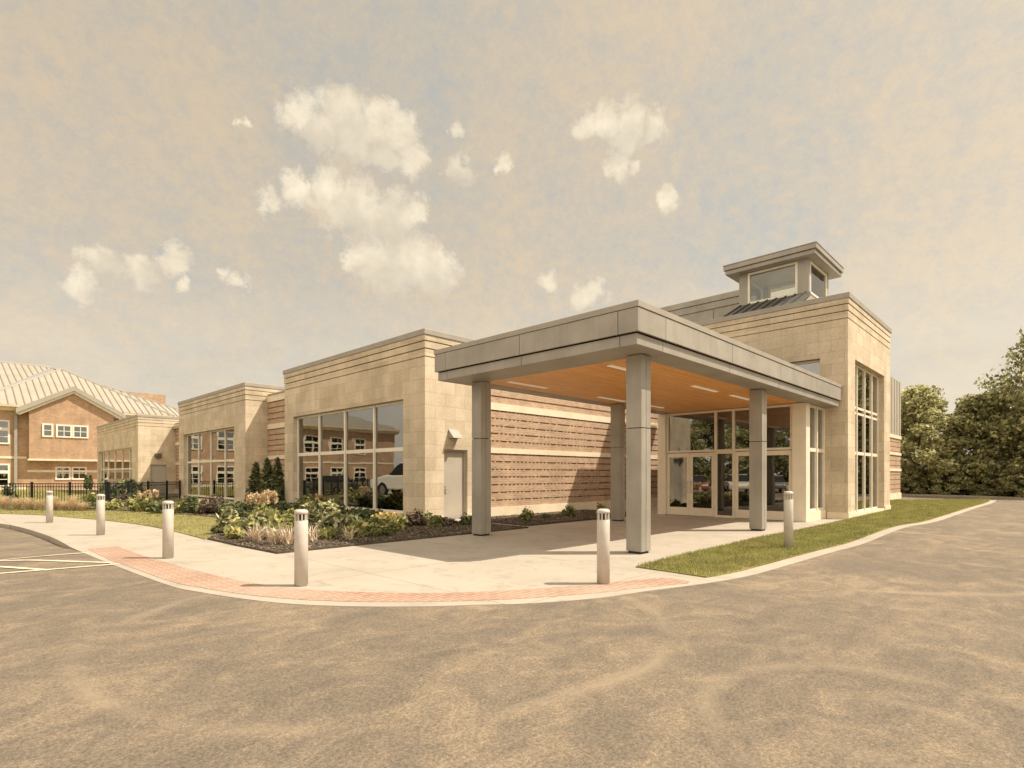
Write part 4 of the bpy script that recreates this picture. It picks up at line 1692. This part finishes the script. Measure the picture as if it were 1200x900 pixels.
# main planting bed: (pixel at the base, kind, width, height, label)
bedp = [((213, 602), 'leaf_b', 0.55, 0.5, 'round yellow green shrub right of the third bollard'),
        ((224, 602), 'leaf_d', 0.6, 0.75, 'dark upright shrub under the middle pavilion window'),
        ((237, 602.5), 'leaf_v', 0.55, 0.55, 'pale variegated shrub under the middle pavilion window'),
        ((251, 603), 'leaf_r', 0.95, 0.8, 'purple brown grassy shrub under the middle pavilion window'),
        ((272, 604), 'leaf_d', 0.9, 0.55, 'low dark juniper at the middle pavilion corner'),
        ((285, 606), 'leaf_d', 1.1, 0.6, 'wide dark juniper in front of the shortest conifer'),
        ((331, 606), 'leaf_d', 0.8, 0.6, 'dark juniper in front of the right conifer'),
        ((266, 626), 'leaf_v', 0.62, 0.62, 'pale green leafy shrub at the tip of the lawn'),
        ((280, 628), 'leaf_b', 0.55, 0.42, 'bright green low shrub beside the lawn tip'),
        ((292, 629), 'leaf_a', 0.55, 0.45, 'mid green low shrub left of the silver grasses'),
        ((334, 627), 'leaf_b', 0.75, 0.55, 'bright green shrub just left of the front bollard'),
        ((322, 630), 'leaf_a', 0.5, 0.4, 'mid green shrub behind the silver grasses'),
        ((377, 622), 'leaf_v', 0.95, 0.85, 'large pale variegated shrub right of the front bollard'),
        ((395, 627), 'leaf_v', 0.75, 0.55, 'lower pale variegated shrub in front of the large one'),
        ((368, 608), 'leaf_a', 0.9, 0.9, 'green shrub with red flowers under the big pavilion window'),
        ((352, 604), 'leaf_d', 0.7, 0.7, 'dark shrub at the left end of the big pavilion window'),
        ((397, 609), 'leaf_d', 0.9, 0.55, 'dark shrub below the second pane of the big window'),
        ((419, 612), 'leaf_d', 0.85, 0.5, 'dark shrub below the middle of the big window'),
        ((436, 611), 'leaf_d', 0.8, 0.45, 'dark low shrub behind the yellow flowers'),
        ((436, 627), 'leaf_a', 0.7, 0.42, 'mid green low shrub left of the yellow flowers'),
        ((421, 630), 'leaf_b', 0.6, 0.38, 'bright green low shrub near the bed edge by the spiky grass'),
        ((470, 618), 'leaf_a', 0.45, 0.35, 'mid green low plant right of the yellow flowers'),
        ((487, 617), 'leaf_r', 0.7, 0.45, 'reddish green low plant at the pavilion corner'),
        ((513, 617.5), 'leaf_a', 0.55, 0.32, 'low green plant left of the grey side door'),
        ((524, 617.5), 'leaf_r', 0.5, 0.28, 'low brownish plant in front of the grey side door'),
        ((349, 634), 'leaf_v', 0.4, 0.32, 'small pale plant half hidden by the front bollard shaft'),
        ((384, 633), 'leaf_b', 0.4, 0.3, 'small bright plant at the bed edge right of the front bollard'),
        ((275, 633), 'leaf_b', 0.4, 0.3, 'small bright plant nearest the lawn end of the bed'),
        ((312, 633), 'leaf_v', 0.4, 0.3, 'small pale plant between the two leftmost silver tufts'),
        ((460, 624), 'leaf_b', 0.45, 0.3, 'small bright plant in front of the yellow flowers near the paving'),
        ((345, 616), 'leaf_b', 0.7, 0.55, 'bright green shrub directly behind the front bollard'),
        ((358, 614), 'leaf_v', 0.6, 0.6, 'pale shrub between the bollard and the red flowered shrub'),
        ((385, 614), 'leaf_a', 0.8, 0.7, 'mid green shrub right of the red flowered shrub'),
        ((408, 620), 'leaf_d', 0.7, 0.5, 'dark shrub between the variegated shrub and the window'),
        ((312, 612), 'leaf_a', 0.8, 0.6, 'mid green shrub at the foot of the middle conifer'),
        ((445, 629), 'leaf_a', 0.55, 0.32, 'low green plant in front of the yellow flowers'),
        ((497, 615), 'leaf_a', 0.6, 0.42, 'feathery green plant at the lit pavilion corner'),
        ((305, 622), 'leaf_v', 0.55, 0.5, 'pale green shrub under the tall plumed grass'),
        ((548, 616), 'leaf_d', 0.4, 0.38, 'small dark plant against the left canopy column')]
for (p, m_, w_, h_, lab) in bedp:
    x, y = gp(*p)
    ex = None
    if 'red flowers' in lab:
        ex = [(leaves([(0.1, -0.1, h_ * 0.8, 0.25, 0.25, 0.12, 26)], 0.06, 1.2), 'flower', 'leaf_red')]
    sz = {'leaf_v': 0.085, 'leaf_d': 0.06, 'leaf_r': 0.05}.get(m_, 0.07)
    el = {'leaf_r': 3.2, 'leaf_d': 2.2}.get(m_, 1.8)
    plant(shrub_v(w_, h_ * 0.88, int(800 * w_ * h_ / 0.35) + 110, sz, el), 'shrub', m_, lab, 'shrub', (x, y), None, ex)
SG = 'silver spiky grasses'
for (p, h_, sp, n, lab) in (((300, 636), 0.42, 0.42, 90, 'silver spiky grass tuft, leftmost in the planting bed'),
                            ((322, 639), 0.45, 0.32, 80, 'silver spiky grass tuft near the front tip of the bed'),
                            ((337, 639.5), 0.40, 0.30, 80, 'silver spiky grass tuft touching the front bollard'),
                            ((366, 636), 0.38, 0.30, 46, 'silver spiky grass tuft just right of the front bollard'),
                            ((410, 634), 0.30, 0.34, 36, 'thin silver grass tuft at the edge of the bed near the paving'),
                            ((399, 618), 0.32, 0.40, 40, 'thin silver grass tuft behind the variegated shrubs')):
    plant(blades(n, h_, sp * 1.25, 0.020, 0.1, 0.3, 0.10, 0.5), 'silver_grass', 'silver', lab, 'grass clump', gp(*p), SG)
x, y = gp(453, 621)
plant(shrub_v(0.85, 0.34, 420, 0.06), 'flowering_plant', 'leaf_a', 'low green plant covered with yellow flowers in front of the pavilion corner', 'flowers', (x, y), None,
      [(leaves([(0, 0, 0.33, 0.42, 0.42, 0.12, 330)], 0.065, 1.2, 0.5, 0.2, 0.9), 'flower', 'leaf_y')])
for (p, w_, h_, lab) in (((617, 612), 0.42, 0.45, 'small dark shrub at the front corner of the bed below the brick wall'),
                         ((667, 606.5), 0.42, 0.42, 'small dark shrub at the edge of the shaded brick wall'),
                         ((640, 608.5), 0.25, 0.14, 'tiny low plant between the two shrubs below the brick wall'),
                         ((704, 603), 0.4, 0.42, 'small dark shrub behind the bollard cap against the shaded wall')):
    plant(shrub_v(w_, h_, int(260 * w_ / 0.4), 0.06, 2.0), 'shrub', 'leaf_a' if w_ > 0.3 else 'leaf_d', lab, 'shrub', gp(*p))
for i, (u, Y) in enumerate(((101.3, 33.0), (105.7, 33.4))):
    x, y = cw((u - 600) / F * Y, Y)
    t = thing('narrow_evergreen', ('black green narrow evergreen behind the fence, left of a close pair', 'black green narrow evergreen behind the fence, right of a close pair')[i], 'evergreen', (x, y, 0.02), 0, 'narrow evergreen pair')
    c = np_mesh('crown', leaves([(0, 0, 0.95, 0.13, 0.13, 0.38, 500), (0, 0, 1.15, 0.09, 0.09, 0.33, 300)], 0.06, 2.2, 0.4), None, 'leaf_d')
    c.parent = t
    MB().tube([(0, 0, -0.05), (0, 0, 0.8)], [0.03, 0.02], 6).build('trunk', 'bark', t, local=True)


# ------------------------------------------------------------------ trees
def tree_parts(h, w_, n, lsize, mat, low=0.05, lumps=46, pw=0.7):
    """a trunk-and-limbs mesh and a leafy crown mesh, both rooted at the origin"""
    tr = MB()
    bend = [(0, 0, -0.2), (0.05 * w_ * RNG.normal(), 0.05 * w_ * RNG.normal(), h * 0.3), (0.06 * w_ * RNG.normal(), 0.06 * w_ * RNG.normal(), h * 0.62), (0.05 * w_ * RNG.normal(), 0, h * 0.9)]
    r0 = 0.024 * h
    tr.tube(bend, [r0, r0 * 0.75, r0 * 0.45, r0 * 0.12], 8)
    cl = []
    for i in range(lumps):
        t = (i + 0.5) / lumps
        z = h * (low + (0.97 - low) * t)
        prof = math.sin(math.pi * min(1, 0.16 + 0.84 * t) ** 0.85) ** pw
        a = i * 2.39996 + RNG.normal() * 0.3
        rr = w_ * 0.5 * prof * (0.35 + 0.65 * RNG.random() ** 0.5)
        cx, cy = rr * math.cos(a), rr * math.sin(a)
        s = w_ * (0.085 + 0.085 * RNG.random())
        cl.append((cx, cy, z, s * 1.15, s * 1.15, s * 0.72, int(n / lumps * (0.6 + 0.8 * RNG.random()))))
        if i % 3 == 0:
            zz = max(h * 0.12, z - 0.28 * rr - h * 0.06)
            f = min(1, zz / (h * 0.9))
            tr.tube([(0, 0, zz), (cx * 0.5, cy * 0.5, zz + (z - zz) * 0.6), (cx * 0.95, cy * 0.95, z)], [r0 * (0.5 - 0.38 * f), r0 * 0.2, r0 * 0.05], 5)
    v = leaves(cl, lsize, 1.6, 0.55, 0.45, 0.35, 0.45)
    v[:, 2] = np.maximum(v[:, 2], 0.05)
    return tr, v


def make_tree(h, w_, n, lsize, mat, low=0.05, lumps=46, pw=0.7):
    t = thing('tree', 'tmp', 'tree')
    tr, v = tree_parts(h, w_, n, lsize, mat, low, lumps, pw)
    tr.build('trunk', 'bark', t, local=True)
    c = np_mesh('crown', v, None, mat)
    c.parent = t
    return t


def place(proto, X, Y, sc, rot, label, group, first):
    x, y = cw(X, Y)
    if first:
        proto.location = (x, y, 0)
        proto.rotation_euler = (0, 0, rot)
        proto.scale = (sc,) * 3
        tag(proto, label, None, group)
        return proto
    return dup(proto, (x, y, 0), rot, sc, label, group)


TG = 'trees beyond the far kerb'
tA = make_tree(8.0, 6.0, 16000, 0.175, 'tree_b', 0.03, 52)
tB = make_tree(7.2, 5.6, 16000, 0.17, 'tree_a', 0.02, 52)
tD = make_tree(13.0, 10.5, 32000, 0.18, 'tree_a', 0.02, 110, 1.1)
place(tA, 30.2, 41.5, 1.0, 0.3, 'light green tree just right of the far brick wing', TG, True)
place(tB, 33.0, 39.5, 0.98, 1.0, 'rounded mid green tree in the middle of the far tree line', TG, True)
place(tD, 37.2, 36.8, 1.04, 2.0, 'tallest dark tree at the photo\'s right edge beyond the road', TG, True)
place(tA, 33.2, 46.0, 0.92, 2.2, 'light green tree behind the rounded mid green tree', TG, False)
place(tB, 28.8, 45.5, 0.9, 4.0, 'mid green tree partly hidden behind the far brick wing', TG, False)
place(tB, 36.0, 42.5, 1.05, 3.3, 'mid green tree filling the gap behind the tallest dark tree', TG, False)
place(tB, 34.2, 37.0, 0.85, 5.0, 'small bushy tree in front of the tallest dark tree', TG, False)
place(tD, 43.5, 38.5, 0.95, 4.4, 'dark tree outside the frame beside the tallest one', TG, False)
BG2 = 'low bushes along the far kerb'
for i, (X, Y, s) in enumerate(((28.9, 40.4, 0.30), (30.6, 39.2, 0.33), (32.2, 38.0, 0.30), (33.2, 36.4, 0.31), (33.9, 34.9, 0.27), (35.4, 34.3, 0.30), (31.4, 41.5, 0.36), (37.6, 33.0, 0.34))):
    b = dup(tA if i % 2 else tB, (*cw(X, Y), 0.02), i * 1.1, (s * 1.25, s * 1.25, s), '', BG2)
    b.name = 'bush'
    b['category'] = 'bush'
    b['label'] = 'low leafy bush at the far kerb, %s counting from the brick wing' % ordn[i]

# trees and cars of the parking area, outside the frame but mirrored in the glass
RG = 'trees round the parking area'
refl = [(-44, -13, 1.0), (-49, -8, 0.9), (-54, -4, 1.0), (-59, 0, 0.95), (-64, 4, 1.0), (-71, 9, 1.1), (-38, -17, 1.0), (-33, -22, 1.05), (-24, -26, 0.9), (-12, -30, 0.95), (0, -34, 1.0), (-42, -25, 0.9), (14, -30, 0.9), (34, 8, 0.8), (42, 18, 0.9), (46, 28, 0.85)]
for i, (X, Y, s) in enumerate(refl):
    place(tD if i % 2 == 0 else tA, X, Y, s * (1.0 if i % 2 == 0 else 1.3), i * 0.9, 'leafy tree standing round the parking area outside the frame', RG, False)


def make_car(paint):
    t = thing('parked_car', 'tmp', 'car')
    bd = MB()
    prof = [(-2.25, 0.35), (2.2, 0.35), (2.28, 0.6), (2.2, 0.82), (1.15, 0.98), (-1.95, 1.0), (-2.25, 0.85)]
    bd.extr(prof, 'y', -0.88, 0.88)
    bd.build('body', paint, t, local=True, bevel=0.07)
    cb_ = MB()
    i = 0
    cb_.v = [(-1.75, -0.8, 1.0), (1.05, -0.8, 0.98), (1.05, 0.8, 0.98), (-1.75, 0.8, 1.0), (-1.45, -0.66, 1.52), (0.3, -0.66, 1.52), (0.3, 0.66, 1.52), (-1.45, 0.66, 1.52)]
    cb_.f = [(0, 3, 2, 1), (4, 5, 6, 7), (0, 1, 5, 4), (1, 2, 6, 5), (2, 3, 7, 6), (3, 0, 4, 7)]
    cb_.build('window', 'black', t, local=True, bevel=0.03)
    rf_ = MB()
    rf_.box(-1.5, 0.34, -0.68, 0.68, 1.5, 1.56)
    rf_.build('roof', paint, t, local=True, bevel=0.025)
    for sx in (-1.4, 1.4):
        for sy in (-0.82, 0.82):
            wh = MB()
            wh.tube([(sx, sy - 0.11, 0.33), (sx, sy + 0.11, 0.33)], [0.33, 0.33], 18)
            wo2 = wh.build('wheel', 'tyre', t, local=True)
            rm_ = MB()
            rm_.tube([(sx, sy - 0.115, 0.33), (sx, sy + 0.115, 0.33)], [0.2, 0.2], 14)
            rm_.build('rim', 'steel', wo2, local=True)
    hl = MB()
    for sy in (-0.62, 0.62):
        hl = MB()
        hl.box(2.15, 2.29, sy - 0.18, sy + 0.18, 0.66, 0.78)
        hl.build('headlight', 'white', t, local=True, bevel=0.02)
    return t


M['car_white'] = plain('white_car_paint', (0.75, 0.70, 0.60), 0.25, 0.02, spec=0.6)
M['car_grey'] = plain('grey_car_paint', (0.22, 0.20, 0.17), 0.25, 0.02, spec=0.6)
M['car_red'] = plain('red_car_paint', (0.35, 0.09, 0.06), 0.25, 0.02, spec=0.6)
CGp = 'cars of the parking area'
cars = [('car_white', -25.5, 21.5, 1.9, 'tall white parked van mirrored in the right pane of the big pavilion window'),
        ('car_grey', -33.0, 29.5, 1.9, 'grey parked car mirrored beside the white one in the pavilion window'),
        ('car_white', -21.0, 6.6, 0.3, 'white parked car mirrored in the middle of the entrance doors'),
        ('car_grey', -22.5, 2.6, 0.3, 'grey parked car mirrored in the entrance doors'),
        ('car_red', -21.5, 10.0, 0.3, 'dark red parked car mirrored in the left entrance door'),
        ('car_white', -24.0, -1.4, 0.3, 'white parked car mirrored in the right entrance door')]
for pt, X, Y, rz, lab in cars:
    c = make_car(pt)
    c['label'] = lab
    c['group'] = CGp
    x, y = cw(X, Y)
    c.location = (x, y, road_z(X))
    c.rotation_euler = (0, 0, rz + YAW)
    if 'right pane' in lab:
        c.scale = (1.15, 1.15, 1.6)
